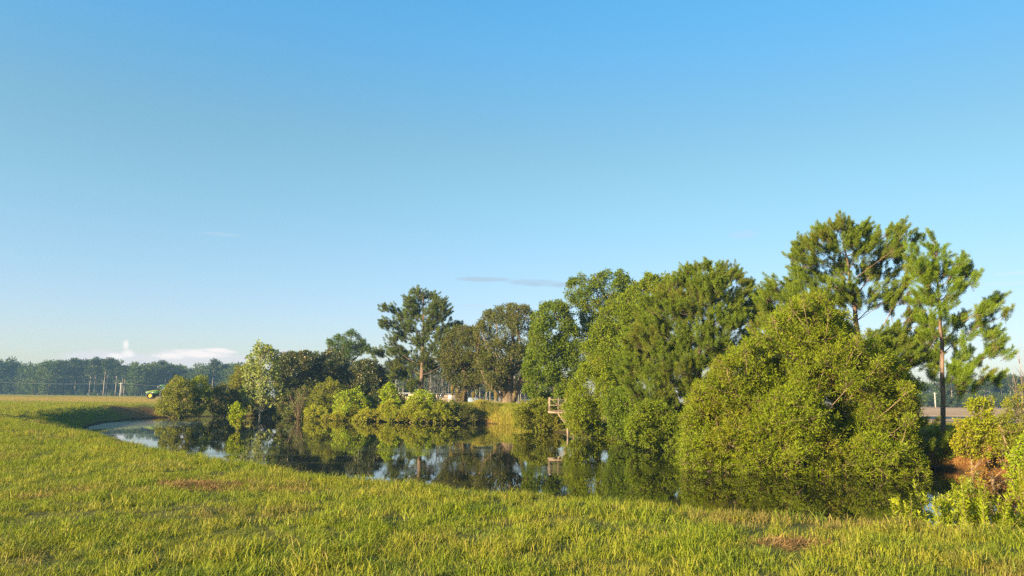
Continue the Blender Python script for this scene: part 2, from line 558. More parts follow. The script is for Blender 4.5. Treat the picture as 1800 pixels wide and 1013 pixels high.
# ------------------------------------------------------------------ water
m, t = new_mat("pond_water")
N = NT(t)
pos = N.pos()
rip = N.noise(N.scaled(pos, (.5, 1.6, 1)), 1.3, 3.0, .5)
rip2 = N.noise(N.scaled(pos, (1.5, 5.0, 1)), 1.0, 2.0, .5)
streak = N.ramp(N.noise(N.scaled(pos, (.028, .16, 1), (3, 1, 0)), 1.0, 3.0, .5), .56, .68)
h = N.math('ADD', N.math('MULTIPLY', rip, .25), N.math('MULTIPLY', rip2, N.math('ADD', N.math('MULTIPLY', streak, 1.1), .05)))
bp = N.n('ShaderNodeBump', {'Strength': .055, 'Distance': .03, 'Height': h})
rough = N.math('ADD', N.math('MULTIPLY', streak, .06), .015)
wp = N.n('ShaderNodeBsdfPrincipled', {'Base Color': (.010, .012, .005), 'Roughness': rough, 'IOR': 1.33, 'Specular IOR Level': .5, 'Specular Tint': (.76, .80, .80, 1.0), 'Normal': bp.outputs[0]})
# pale film of scum in the still corner
cx, cy = P2(gz(190, 748, ZW))
dv = N.n('ShaderNodeVectorMath', {0: N.scaled(pos, (1 / 8.5, 1 / 24.0, 0), (-cx / 8.5, -cy / 24.0, 0))}, operation='LENGTH').outputs['Value']
fn = N.noise(N.scaled(pos, (.35, .12, 1)), 1.5, 5.0, .65)
film = N.math('MULTIPLY', N.ramp(N.math('ADD', dv, N.math('MULTIPLY', N.math('SUBTRACT', fn, .5), 1.6)), 1.0, .35), .38)
fd = N.n('ShaderNodeBsdfPrincipled', {'Base Color': (.13, .15, .10), 'Roughness': .35, 'Specular IOR Level': .5, 'Normal': bp.outputs[0]})
ms = N.n('ShaderNodeMixShader', {0: film})
t.links.new(wp.outputs[0], ms.inputs[1]); t.links.new(fd.outputs[0], ms.inputs[2])
N.out(ms)
wme = mesh_from('pond_water', [(-62, 11, ZW), (26, 11, ZW), (26, 132, ZW), (-62, 132, ZW)], [0, 1, 2, 3], [4], m)
tag(link('pond_water', wme), kind='structure')

# ------------------------------------------------------------------ plants
BARK = bark_mat("brown_bark", (.055, .04, .028), (.14, .10, .07))
BARK_PINE = bark_mat("pine_bark", (.07, .05, .035), (.19, .125, .085))
BARK_OAK = bark_mat("oak_bark", (.06, .045, .03), (.17, .12, .075))
BARK_PALE = bark_mat("pale_bark", (.22, .19, .15), (.42, .38, .32))
BARK_FAR = bark_mat("far_pine_bark", (.13, .11, .09), (.25, .21, .175))
BARK_TWIG = bark_mat("twig_bark", (.13, .09, .055), (.26, .18, .11))

def circles(lst, Y, dep=1.0, rg=None, grow=1.2):
    """lobes of a crown given where they stand against the view, with real depth"""
    out = []
    for c in lst:
        px, py, r = c[:3]
        d = c[3] if len(c) > 3 else rg.uniform(-1, 1) * dep
        out.append((at(px, py, Y + d), grow * r * Y / F_PX))
    return out

def thicken(lobes, rg, f, spread):
    return lobes + [(p + rg.normal(size=3) * np.array([spread, spread * 1.6, spread * .6]), r * rg.uniform(.7, 1.0)) for p, r in lobes if rg.uniform() < f]

def outline(poly, Y, rg, rmin=5, rmax=16, thick=1.0, dmax=None, spacing=.85, back=True, rough=1.0, prune=.08, clumps=2.3, drop=.3, core=.3):
    """fill an outline with lobes: rounder and deeper towards its middle, with hollows and bulges"""
    poly = np.array(poly, float)
    lo, hi = poly.min(0), poly.max(0)
    n = int((hi - lo).prod() / (rmin * rmin) * 14) + 50
    c = rg.uniform(lo, hi, size=(n, 2))
    d, ins = poly_sdf(c[:, 0], c[:, 1], poly)
    keep = ins & (d > rmin * .45)
    c, d = c[keep], d[keep]
    dm = dmax or max(d.max(), 1e-3)
    r = np.clip(d * .85, rmin, rmax) * rg.uniform(.7, 1.25, len(d))
    order = np.argsort(-r + rg.normal(size=len(r)) * .1 * rmax)
    pts = []
    for i in order:
        ok = True
        for j in pts:
            if (c[i, 0] - c[j, 0]) ** 2 + (c[i, 1] - c[j, 1]) ** 2 < (spacing * .5 * (r[i] + r[j])) ** 2:
                ok = False; break
        if ok:
            pts.append(i)
    ec, er = [], []
    for i in range(len(poly)):
        a, b = poly[i], poly[(i + 1) % len(poly)]
        L = np.linalg.norm(b - a)
        for k in range(int(L / (rmin * 1.9) + rg.uniform())):
            if rg.uniform() < .62:
                rr = rg.uniform(.75, 1.5) * rmin
                nrm = np.array([b[1] - a[1], a[0] - b[0]]) / max(L, 1e-6)
                ec.append(a + (b - a) * rg.uniform() - nrm * rg.normal() * rr * .45 * rough); er.append(rr)
    if ec:
        k0 = len(c)
        c = np.concatenate([c, np.array(ec)]); d = np.r_[d, np.full(len(ec), rmin * .6)]; r = np.r_[r, np.array(er)]
        pts += list(range(k0, len(c)))
    sd = int(rg.integers(0, 9999))
    w = 3.2 * rmax
    bulge = fbm(c[:, 0] / w + 50, c[:, 1] / w + 50, sd, 3)
    bulge2 = fbm(c[:, 0] / w + 80, c[:, 1] / w + 20, sd + 9, 3)
    out = []
    for i in pts:
        u = min(d[i] / dm, 1.0)
        T0 = thick * dm * math.sqrt(max(1 - (1 - u) ** 2, 0)) * Y / F_PX
        rr = r[i] * Y / F_PX
        if d[i] > 1.4 * rmin and rg.uniform() < core:
            out.append((at(c[i, 0], c[i, 1], Y + rg.normal() * .25 * T0), rr, False))
        for sgn, bl in ((-1, bulge[i]), (1, bulge2[i])) if (back and T0 > rr * .5) else ((rg.uniform(-.6, .6), .5),):
            if rg.uniform() < prune:
                continue
            T = T0 * (1 + rough * 1.5 * (bl - .55)) + rg.normal() * rr * .45 * rough
            yy = Y + sgn * max(T - rr * .5, 0)
            out.append((at(c[i, 0], c[i, 1], yy), rr * yy / Y, d[i] < rmin))
    if clumps:
        R = clumps * rmax * Y / F_PX
        P = np.array([o[0] for o in out])
        cen = []
        for i in rg.permutation(len(P)):
            if all(np.linalg.norm(P[i] - q) > R for q in cen):
                cen.append(P[i])
        cen = np.array(cen)
        res = []
        for p, rr, edge in out:
            dd = np.linalg.norm(cen - p, axis=1)
            k = int(np.argmin(dd))
            if edge:
                res.append((p, rr)); continue
            if dd[k] > .78 * R and rg.uniform() < drop:
                continue
            res.append((p + (cen[k] - p) * .30, rr))
        return res
    return [o[:2] for o in out]

def skeleton(base, trunk_pts, trunk_r, lobes, rg, rise=.45, twig=.012, power=.42, sides=6):
    """limbs that link every lobe back to the trunk, thicker where they carry more"""
    nodes = [np.array(p, float) for p in trunk_pts]
    nt = len(nodes)
    parent = [-1] + list(range(nt - 1))
    plen = [0.0]
    for i in range(1, nt):
        plen.append(plen[-1] + np.linalg.norm(nodes[i] - nodes[i - 1]) * .35)
    top = nodes[-1]
    axis = np.array(trunk_pts, float)
    def d_axis(c):
        return min(np.linalg.norm(c - a) for a in axis)
    order = sorted(range(len(lobes)), key=lambda i: d_axis(lobes[i][0]))
    for i in order:
        c = lobes[i][0]
        A = np.array(nodes)
        d = np.linalg.norm(A - c, axis=1)
        hd = np.linalg.norm((A - c)[:, :2], axis=1)
        below = A[:, 2] - (c[2] - rise * hd)                # prefer to come up from below
        cost = d + .55 * np.array(plen) + np.maximum(below, 0) * 1.5
        k = int(np.argmin(cost))
        nodes.append(c.copy()); parent.append(k); plen.append(plen[k] + d[k])
    cnt = [1] * len(nodes)
    for i in range(len(nodes) - 1, nt - 1, -1):
        cnt[parent[i]] += cnt[i]
    mb = MB()
    tr = np.interp(np.linspace(0, 1, nt), np.linspace(0, 1, len(trunk_r)), trunk_r)
    # flared, slightly wandering trunk
    v, f = tube(np.array(trunk_pts), tr, 12)
    mb.add(v, f)
    for i in range(nt, len(nodes)):
        a, b = nodes[parent[i]], nodes[i]
        L = np.linalg.norm(b - a)
        mid = (a + b) / 2 + np.array([0, 0, -.08 * L]) + rg.normal(size=3) * .05 * L
        r0 = min(twig * cnt[i] ** power + twig * .4, tr[min(parent[i], nt - 1)] * .75 if parent[i] < nt else 9)
        r1 = max(twig * max(cnt[i] - 1, .6) ** power, twig * .5)
        tt = np.linspace(0, 1, 5)[:, None]
        pts = (1 - tt) ** 2 * a + 2 * tt * (1 - tt) * mid + tt ** 2 * b
        v, f = tube(pts, np.linspace(r0, min(r0, r1), 5), sides)
        mb.add(v, f)
    return mb

def broad_foliage(lobes, rg, leaf=(.12, .05), cov=1.0, clump=.12, droop=.1, upb=.4, jitter=1.0, twigs=None, twig_r=.004, squash=.85, sub=10, reach=1.15, lift=.35):
    """every lobe is a spray of leafy twigs; leaves sit in tight clusters along the twigs"""
    Vs, Ts = [], []
    for c, r in lobes:
        la = leaf[0] * leaf[1] * .5
        n = max(int(cov * 6.3 * r * r / la), 12)
        ns = max(int(sub * (.6 + r)), 6)
        sd = unit(rand_dirs(rg, ns) + np.array([0, 0, lift * .5]))
        rad = r * rg.uniform(.72, reach, ns)
        a = sd * (rad * rg.uniform(.30, .6, ns))[:, None] * np.array([1, 1, squash])
        e = sd * rad[:, None] * np.array([1, 1, squash]) + np.array([0, 0, lift * .3]) * r + rg.normal(size=(ns, 3)) * .12 * r
        stint = rg.uniform(0, 1, ns)
        k = rg.integers(0, ns, n)
        u = rg.uniform(0, 1, n) ** .75
        tw = unit(e - a)
        off = rg.normal(size=(n, 3)) * (clump * r * (1.25 - .7 * u))[:, None]
        p = a[k] + (e - a)[k] * u[:, None] + off
        outw = unit(p + 1e-6)
        D = unit(tw[k] * .6 + unit(off) * .7 + rg.normal(size=(n, 3)) * .4 * jitter + np.array([0, 0, -droop]))
        Nn = unit(outw * .4 + np.array([0, 0, upb * .7]) + rg.normal(size=(n, 3)) * .75)
        s = rg.uniform(.7, 1.25, n)
        Vs.append(leaves_quads(c + p, D, Nn, leaf[0] * s, leaf[1] * s, .06))
        Ts.append(np.clip(stint[k] * .5 + rg.uniform(0, .6, n), 0, 1))
        if twigs is not None:
            for i in range(0, ns, 2):
                v, f = tube([c, c + a[i] + rg.normal(size=3) * .04 * r, c + e[i]], [twig_r * 1.6, twig_r * 1.2, twig_r * .5], 3)
                twigs.add(v, f)
    return np.concatenate(Vs), np.concatenate(Ts)

def pine_foliage(lobes, center_axis, rg, needle=(.28, .014), per_shoot=190, shoots=5, shoot_len=.85, twigs=None, up_b=.8, twig_r=.007, out_b=.55):
    """bottle-brush plumes: long shoots that sweep out and up, needles all along them"""
    Vs, Ts = [], []
    for c, r in lobes:
        ns = max(int(round(shoots * (r / .55) ** 1.6 * rg.uniform(.8, 1.25))), 3)
        d_ax = c - center_axis(c[2])
        outw = unit(np.array([d_ax[0], d_ax[1], 0.0]) + 1e-6)
        sdir = unit(rand_dirs(rg, ns) * .62 + outw * out_b + np.array([0, 0, up_b]))
        sl = shoot_len * rg.uniform(.65, 1.2, ns)
        start = c + rg.normal(size=(ns, 3)) * r * .38 - sdir * (sl * .35)[:, None]
        bend = np.array([0, 0, .22]) * sl[:, None] * (1 - sdir[:, 2:3])
        st = rg.uniform(0, 1, ns)
        k = np.repeat(np.arange(ns), per_shoot)
        n = len(k)
        tt = rg.uniform(.12, 1, n) ** .8
        p = start[k] + sdir[k] * (sl[k] * tt)[:, None] + bend[k] * (tt ** 2)[:, None]
        ax = unit(sdir[k] + 2 * bend[k] * tt[:, None] / sl[k][:, None])
        rnd = rand_dirs(rg, n)
        rnd = unit(rnd - ax * np.sum(rnd * ax, 1, keepdims=True))
        D = unit(ax * (.55 + .75 * tt)[:, None] + rnd * rg.uniform(.55, 1.05, n)[:, None] + np.array([0, 0, -.06]))
        L = needle[0] * rg.uniform(.75, 1.15, n) * (1.0 - .25 * tt)
        Vs.append(leaves_quads(p, D, rand_dirs(rg, n), L, needle[1], 0))
        Ts.append(np.clip(st[k] * .5 + .18 * tt + rg.uniform(0, .4, n), 0, 1))
        if twigs is not None:
            for q in range(ns):
                vv, ff = tube([c, (c + start[q]) / 2 - np.array([0, 0, .05 * r]), start[q], start[q] + sdir[q] * sl[q] * .9 + bend[q] * .8], [twig_r * 1.6, twig_r * 1.4, twig_r * 1.2, twig_r * .5], 3)
                twigs.add(vv, ff)
    return np.concatenate(Vs), np.concatenate(Ts)

def plant(name, label, cat, group, base, lobes, kind, mat, rg, trunk=None, trunk_r=(.1, .05), bark=BARK, wood='trunk', leafname='crown', twig=.012, rise=.45, power=.42, **kw):
    base = np.asarray(base, float)
    root = empty(name, base)
    tag(root, label, cat, group)
    if trunk is None:
        zt = max(l[0][2] for l in lobes)
        cx = np.mean([l[0][0] for l in lobes]); cy = np.mean([l[0][1] for l in lobes])
        trunk = [base + (0, 0, -.15), base + (0, 0, .1 * (zt - base[2])), base + ((cx - base[0]) * .3, (cy - base[1]) * .3, .3 * (zt - base[2]))]
    mb = skeleton(base, trunk, trunk_r, lobes, rg, rise, twig, power)
    if kind == 'pine':
        tz = np.array([p[2] for p in trunk]); tx = np.array([p[0] for p in trunk]); ty = np.array([p[1] for p in trunk])
        ax = lambda z: np.array([np.interp(z, tz, tx), np.interp(z, tz, ty), z])
        v, ti = pine_foliage(lobes, ax, rg, twigs=mb, **kw)
    else:
        v, ti = broad_foliage(lobes, rg, twigs=mb, **kw)
    mb.build(wood, bark, root, smooth=True, origin=base)
    link(leafname, quad_mesh(leafname, v - base, mat, ti), root)
    return root

def trunk_line(rg, pts, n=12, wob=.03):
    """smooth polyline through points with a little wander"""
    pts = np.array(pts, float)
    d = np.r_[0, np.cumsum(np.linalg.norm(np.diff(pts, axis=0), axis=1))]
    s = np.linspace(0, d[-1], n)
    out = np.stack([np.interp(s, d, pts[:, i]) for i in range(3)], 1)
    w = rg.normal(size=(n, 3)) * wob; w[:, 2] = 0; w[0] = 0
    return list(out + w)

L_WILLOW = leaf_mat("willow_leaves", (0.09, 0.135, 0.006), (0.19, 0.225, 0.011), (0.205, 0.20, 0.013), .38)
L_BROAD = leaf_mat("broad_leaves", (0.06, 0.1, 0.008), (0.13, 0.175, 0.013), (0.15, 0.16, 0.015), .36)
L_BROAD2 = leaf_mat("bright_broad_leaves", (0.08, 0.12, 0.008), (0.16, 0.2, 0.012), (0.17, 0.18, 0.014), .38)
L_OAK = leaf_mat("oak_leaves", (0.045, 0.06, 0.01), (0.105, 0.11, 0.018), (0.13, 0.11, 0.022), .28)
L_DARK = leaf_mat("dark_glossy_leaves", (0.022, 0.038, 0.008), (0.07, 0.08, 0.014), (0.20, 0.15, 0.028), .2, .4, .5, .5)
L_PINE = leaf_mat("pine_needles", (0.07, 0.115, 0.01), (0.145, 0.185, 0.016), (0.15, 0.14, 0.02), .3)
L_PINE_Y = leaf_mat("young_pine_needles", (0.08, 0.145, 0.009), (0.17, 0.225, 0.016), (0.18, 0.18, 0.02), .36)
L_PINE_OLD = leaf_mat("old_pine_needles", (0.045, 0.072, 0.014), (0.1, 0.125, 0.02), (0.12, 0.11, 0.02), .25)
L_SYC = leaf_mat("sycamore_leaves", (0.1, 0.145, 0.028), (0.22, 0.25, 0.05), (0.27, 0.26, 0.06), .35)
L_VINE = leaf_mat("vine_leaves", (0.13, 0.2, 0.008), (0.27, 0.33, 0.015), (0.3, 0.28, 0.02), .42)
L_BUSH = leaf_mat("olive_bush_leaves", (0.09, 0.115, 0.01), (0.19, 0.2, 0.018), (0.21, 0.18, 0.02), .35)
L_YEL = leaf_mat("yellow_bush_leaves", (0.16, 0.19, 0.009), (0.31, 0.31, 0.018), (0.33, 0.27, 0.02), .4)
L_SAP = leaf_mat("sapling_leaves", (.13, .17, .008), (.27, .28, .014), (.32, .26, .018), .4)
L_GREY = leaf_mat("grey_bush_leaves", (0.06, 0.08, 0.018), (0.12, 0.135, 0.028), (0.15, 0.14, 0.028), .3)
L_FEATH = leaf_mat("feathery_leaves", (0.045, 0.085, 0.0165), (0.090, 0.140, 0.0248), None, .35)
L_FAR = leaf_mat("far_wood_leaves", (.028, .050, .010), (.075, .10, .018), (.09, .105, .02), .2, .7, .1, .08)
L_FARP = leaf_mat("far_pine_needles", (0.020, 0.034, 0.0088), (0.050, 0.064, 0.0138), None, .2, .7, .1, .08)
L_MOSS = leaf_mat("hanging_moss", (0.160, 0.130, 0.0330), (0.260, 0.200, 0.0550), None, .3)

R = lambda s: np.random.default_rng(s)

# --- the willow over the water
rg = R(1)
poly = [(1197, 832), (1195, 785), (1204, 725), (1222, 685), (1250, 650), (1290, 612), (1335, 575), (1375, 540), (1400, 524), (1422, 516), (1448, 528), (1485, 552), (1515, 590),
        (1545, 622), (1590, 648), (1612, 690), (1610, 745), (1618, 800), (1632, 822), (1622, 845), (1560, 848), (1500, 846), (1400, 846), (1330, 836), (1250, 828)]
Yw = 38.5
poly = [(1415 + (x - 1415) * .955, 846 + (y - 846) * .955) for x, y in poly]
lobes = []
for pp, yy, th in (([(1345, 640), (1352, 585), (1380, 548), (1402, 528), (1420, 519), (1442, 526), (1470, 552), (1492, 590), (1502, 660), (1440, 700), (1375, 690)], 40.0, 1.0),
                   ([(1199, 838), (1197, 785), (1208, 728), (1232, 682), (1268, 640), (1312, 604), (1345, 612), (1368, 690), (1360, 780), (1350, 842), (1270, 838)], 38.8, .9),
                   ([(1468, 690), (1484, 632), (1520, 604), (1560, 622), (1596, 652), (1612, 700), (1608, 765), (1575, 790), (1500, 790), (1462, 760)], 40.5, .9),
                   ([(1298, 846), (1306, 770), (1340, 708), (1395, 680), (1440, 712), (1470, 775), (1468, 850), (1380, 852)], 37.2, .9),
                   ([(1450, 850), (1468, 795), (1520, 765), (1575, 778), (1622, 812), (1630, 842), (1560, 852)], 36.8, .9)):
    lobes += outline(pp, yy, rg, 8, 21, th, spacing=.9, rough=1.1, prune=.03, drop=.12, clumps=0, core=.35)
lobes += outline(poly, 39.6, rg, 9, 22, .85, dmax=120, spacing=1.0, prune=.3, clumps=0)
extra = []
pa = np.array(poly, float)
for i in range(2, 18):                                       # loose plumes standing out of the crown
    for k in range(3):
        u = rg.uniform()
        q0 = pa[i] * (1 - u) + pa[(i + 1) % len(pa)] * u
        ctr = np.array([1415, 720.0]); o_ = (q0 - ctr) / np.linalg.norm(q0 - ctr)
        d_ = o_ * .6 + np.array([rg.normal() * .25, -.65]); Ld = rg.uniform(8, 26); Yk = Yw + rg.uniform(-2, 1.5)
        for t_ in (0, .4, .75, 1.0):
            qq = q0 - o_ * 8 + d_ * Ld * t_
            extra.append((at(qq[0], qq[1], Yk), (10.5 - 6.0 * t_) * Yk / F_PX))
gaps = [(at(1498, 738, 37.0), 1.0), (at(1380, 672, 37.5), .6), (at(1560, 770, 37), .6)]
lobes = [l for l in lobes if all(np.linalg.norm((l[0] - g) * (1, .55, 1)) > r for g, r in gaps)] + extra
b = at(1440, 800, 41.0); b[2] = gz1(b[0], b[1])
plant('willow_tree', 'big rounded yellow green willow whose branches hang down over the pond water', 'tree', None, b, lobes, 'broad', L_WILLOW, rg,
      trunk=trunk_line(rg, [b + (0, 0, -.3), b + (-.2, 0, 1.0), b + (-.4, -.3, 2.2)], 6), trunk_r=(.28, .16), bark=BARK_TWIG, leaf=(.16, .034), cov=.60, clump=.09, droop=.0, upb=.3, twig=.0075, twig_r=.006, sub=24, reach=1.6, lift=.8)

# --- big pine behind the willow
rg = R(2)
Yp = 51.0
cl = [(1472, 402, 14), (1500, 413, 14), (1440, 415, 14), (1484, 392, 8), (1412, 435, 16), (1403, 458, 15), (1535, 422, 15), (1562, 412, 12), (1577, 435, 13), (1580, 462, 15), (1550, 448, 19),
      (1510, 448, 20), (1470, 436, 20), (1440, 460, 22), (1415, 488, 16), (1475, 478, 24), (1520, 483, 22), (1565, 490, 18), (1590, 497, 13), (1450, 508, 20), (1490, 513, 22), (1535, 518, 20), (1575, 520, 17),
      (1400, 510, 14), (1430, 530, 16), (1362, 495, 10), (1352, 510, 11), (1370, 522, 14), (1392, 528, 13), (1345, 545, 13), (1365, 552, 15), (1340, 572, 11), (1395, 552, 15), (1330, 580, 10), (1420, 555, 14),
      (1590, 530, 12), (1505, 538, 13), (1460, 540, 13), (1565, 548, 11), (1600, 560, 13), (1628, 572, 12), (1582, 585, 17), (1612, 598, 18), (1560, 600, 16), (1545, 622, 17), (1600, 628, 18), (1630, 618, 15), (1575, 640, 16),
      (1520, 630, 13), (1530, 600, 10), (1645, 640, 10)]
lobes = circles(cl, Yp, 2.2, rg)
lobes += outline([(1395, 470), (1405, 430), (1440, 410), (1475, 395), (1510, 405), (1565, 408), (1585, 440), (1595, 500), (1580, 530), (1530, 545), (1470, 545), (1420, 555), (1345, 585), (1340, 540), (1355, 500), (1400, 505)], Yp, rg, 9, 16, .6, dmax=70, spacing=1.3, prune=.5, core=0)
lobes += outline([(1540, 590), (1590, 555), (1630, 562), (1650, 600), (1640, 645), (1570, 650), (1535, 625)], Yp, rg, 8, 14, .7, dmax=40, spacing=1.2, prune=.4, core=0)
lobes += [(l[0] + np.array([rg.uniform(-.5, .5), rg.uniform(1, 3) * (1 if rg.uniform() < .5 else -1), -.1]), l[1] * .9) for l in lobes[4:30:2]]
b = at(1512, 760, Yp); b[2] = gz1(b[0], b[1])
plant('pine_tree', 'tallest pine with a broad rounded crown rising behind the willow', 'tree', None, b, lobes, 'pine', L_PINE, rg,
      trunk=trunk_line(rg, [b + (0, 0, -.2), at(1510, 620, Yp), at(1505, 560, Yp), at(1492, 480, Yp), at(1480, 405, Yp)], 16, .05), trunk_r=(.24, .2, .16, .08, .02), bark=BARK_PINE,
      needle=(.29, .015), per_shoot=190, shoots=9.5, shoot_len=.85, twig=.013, rise=.5)

# --- slender young pine on the bank
rg = R(3)
Ys = 45.5
cl = [(1641, 424, 3.5, 0), (1640, 440, 8, 0), (1641, 462, 13, .3), (1642, 484, 13, -.4), (1624, 470, 9), (1612, 447, 7), (1606, 468, 12), (1616, 488, 12), (1630, 500, 13), (1658, 462, 9), (1656, 488, 13),
      (1687, 463, 8), (1690, 486, 12), (1706, 496, 11), (1682, 508, 10), (1641, 525, 15), (1664, 538, 14), (1624, 530, 11), (1735, 535, 9), (1752, 530, 9), (1722, 552, 11), (1745, 555, 10), (1696, 560, 10),
      (1662, 570, 12), (1640, 568, 12), (1706, 590, 10), (1748, 592, 10), (1756, 606, 9), (1736, 612, 9), (1700, 622, 10), (1738, 626, 9), (1676, 604, 9), (1626, 596, 9), (1672, 648, 9),
      (1672, 664, 11), (1698, 668, 11), (1728, 662, 11), (1752, 668, 10), (1642, 664, 8), (1688, 684, 9), (1766, 628, 7), (1714, 684, 8), (1684, 575, 9), (1690, 600, 9), (1682, 632, 9), (1700, 648, 9), (1722, 575, 9), (1616, 545, 8), (1622, 572, 9), (1722, 640, 8), (1730, 590, 9), (1672, 515, 9)]
lobes = thicken(circles(cl, Ys, 1.2, rg, 1.4), rg, .55, .2)
b = at(1658, 758, Ys); b[2] = gz1(b[0], b[1])
plant('pine_tree', 'slender young pine with a bare reddish trunk standing alone on the clay bank', 'tree', None, b, lobes, 'pine', L_PINE_Y, rg,
      trunk=trunk_line(rg, [b + (0, 0, -.2), at(1657, 700, Ys), at(1656, 600, Ys), at(1648, 500, Ys), at(1641, 415, Ys)], 16, .02), trunk_r=(.14, .125, .10, .055, .012), bark=BARK_PINE,
      needle=(.33, .014), per_shoot=210, shoots=8.5, shoot_len=.9, twig=.012, rise=.35)

# --- low pine sapling at the foot of the bank
rg = R(4)
cl = [(1598, 735, 15), (1622, 745, 17), (1640, 765, 16), (1618, 775, 17), (1655, 782, 10), (1600, 765, 15), (1630, 795, 12), (1580, 750, 14), (1648, 800, 9)]
lobes = circles(cl, 41, .7, rg)
b = at(1612, 800, 42.0); b[2] = gz1(b[0], b[1])
plant('pine_sapling', 'low dark green pine sapling drooping over the clay bank beside the willow', 'tree', None, b, lobes, 'pine', L_PINE, rg,
      trunk=trunk_line(rg, [b + (0, 0, -.2), at(1612, 770, 41.5), at(1612, 735, 41)], 5), trunk_r=(.07, .03), bark=BARK_PINE, needle=(.31, .014), per_shoot=180, shoots=5, shoot_len=.7, up_b=.2, rise=.2)

# --- bushy pine in the middle of the row
rg = R(5)
Yn = 60.0
poly = [(1108, 605), (1122, 575), (1118, 550), (1135, 530), (1160, 515), (1185, 492), (1210, 477), (1240, 466), (1268, 470), (1292, 482), (1312, 500), (1322, 520), (1340, 532), (1334, 560), (1322, 600), (1300, 640),
        (1260, 680), (1235, 730), (1212, 775), (1160, 772), (1130, 742), (1108, 705), (1095, 665), (1098, 635)]
lobes = outline(poly, Yn, rg, 7, 17, .8, dmax=95, spacing=.86)
b = at(1225, 760, 63); b[2] = gz1(b[0], b[1])
plant('pine_tree', 'wide bushy pine with foliage down to the water between willow and broadleaf trees', 'tree', None, b, lobes, 'pine', L_PINE, rg,
      trunk=trunk_line(rg, [b + (0, 0, -.2), at(1228, 650, 61.5), at(1235, 560, Yn), at(1240, 475, Yn)], 12, .05), trunk_r=(.25, .18, .1, .02), bark=BARK_PINE,
      needle=(.30, .018), per_shoot=130, shoots=7.5, shoot_len=.9, twig=.012, rise=.35)

# --- broadleaf trees along the far shore
rg = R(6)
poly = [(1088, 525), (1105, 505), (1122, 500), (1138, 484), (1160, 485), (1180, 497), (1192, 520), (1185, 560), (1165, 610), (1140, 660), (1095, 690), (1050, 670), (1030, 630), (1038, 585), (1058, 548)]
b = at(1110, 770, 77); b[2] = gz1(b[0], b[1])
plant('broadleaf_tree', 'broad mid green tree leaning against the bushy pine', 'tree', 'leafy trees along the far shore', b, outline(poly, 76, rg, 6, 15, .9, dmax=62, spacing=.8), 'broad', L_BROAD2, rg,
      trunk=trunk_line(rg, [b + (0, 0, -.2), at(1112, 690, 77), at(1118, 600, 76)], 7, .05), trunk_r=(.26, .2, .12), leaf=(.19, .10), cov=.62, clump=.13, sub=14)
rg = R(7)
poly = [(990, 512), (1000, 496), (1012, 487), (1024, 486), (1032, 497), (1042, 486), (1056, 480), (1078, 477), (1098, 483), (1112, 496), (1112, 540), (1095, 590), (1062, 630), (1035, 625), (1024, 580), (1018, 545), (1003, 530)]
b = at(1050, 722, 90); b[2] = gz1(b[0], b[1])
plant('broadleaf_tree', 'tallest leafy tree with an open lobed top above its neighbours', 'tree', 'leafy trees along the far shore', b, outline(poly, 89, rg, 5, 13, .8, dmax=45, spacing=.9), 'broad', L_BROAD, rg,
      trunk=trunk_line(rg, [b + (0, 0, -.2), at(1052, 640, 89.5), at(1056, 540, 89)], 7, .05), trunk_r=(.3, .22, .1), leaf=(.21, .11), cov=.58, clump=.13, sub=14)
rg = R(8)
poly = [(928, 610), (934, 570), (946, 548), (960, 534), (974, 532), (984, 526), (996, 540), (1008, 565), (1024, 590), (1032, 630), (1028, 670), (1008, 700), (980, 712), (945, 705), (924, 690), (920, 650)]
b = at(975, 720, 87); b[2] = gz1(b[0], b[1])
plant('broadleaf_tree', 'full leafy tree beside the thick oak trunk and behind the wooden platform', 'tree', 'leafy trees along the far shore', b, outline(poly, 86, rg, 5, 14, .85, dmax=50, spacing=.82), 'broad', L_BROAD, rg,
      trunk=trunk_line(rg, [b + (0, 0, -.2), at(975, 660, 86.5), at(976, 600, 86)], 6, .05), trunk_r=(.24, .18, .1), leaf=(.20, .10), cov=.6, clump=.13, sub=14)
rg = R(9)
poly = [(996, 700), (1008, 668), (1028, 642), (1048, 630), (1074, 648), (1098, 680), (1118, 715), (1126, 768), (1062, 772), (1004, 762), (992, 735)]
b = at(1050, 765, 71); b[2] = gz1(b[0], b[1])
plant('bush', 'tall yellow green waterside bush beside the wooden platform', 'bush', None, b, outline(poly, 70, rg, 6, 14, .9, dmax=55, spacing=.8), 'broad', L_WILLOW, rg,
      trunk_r=(.12, .05), wood='stem', leafname='foliage', leaf=(.19, .06), cov=.6, clump=.13, sub=14)
rg = R(10)
poly = [(1096, 742), (1128, 715), (1170, 712), (1206, 745), (1214, 800), (1180, 800), (1140, 788), (1104, 775)]
b = at(1160, 790, 54); b[2] = gz1(b[0], b[1])
plant('bush', 'low green bush under the bushy pine touching the willow', 'bush', None, b, outline(poly, 53, rg, 6, 14, .9, dmax=40, spacing=.8), 'broad', L_BROAD2, rg,
      trunk_r=(.1, .05), wood='stem', leafname='foliage', leaf=(.15, .06), cov=.6, clump=.13, sub=14)
rg = R(11)
poly = [(903, 725), (918, 710), (942, 703), (966, 710), (982, 726), (990, 757), (935, 758), (906, 750)]
b = at(948, 757, 83); b[2] = gz1(b[0], b[1])
plant('bush', 'rounded light green bush on the shore just behind the wooden platform', 'bush', None, b, outline(poly, 82, rg, 5, 11, .9, dmax=26, spacing=.8), 'broad', L_BUSH, rg,
      trunk_r=(.08, .04), wood='stem', leafname='foliage', leaf=(.17, .07), cov=.6, clump=.13, sub=12)
rg = R(51)
poly = [(1060, 700), (1090, 680), (1130, 690), (1150, 720), (1160, 775), (1110, 778), (1075, 772)]
b = at(1110, 770, 63); b[2] = gz1(b[0], b[1])
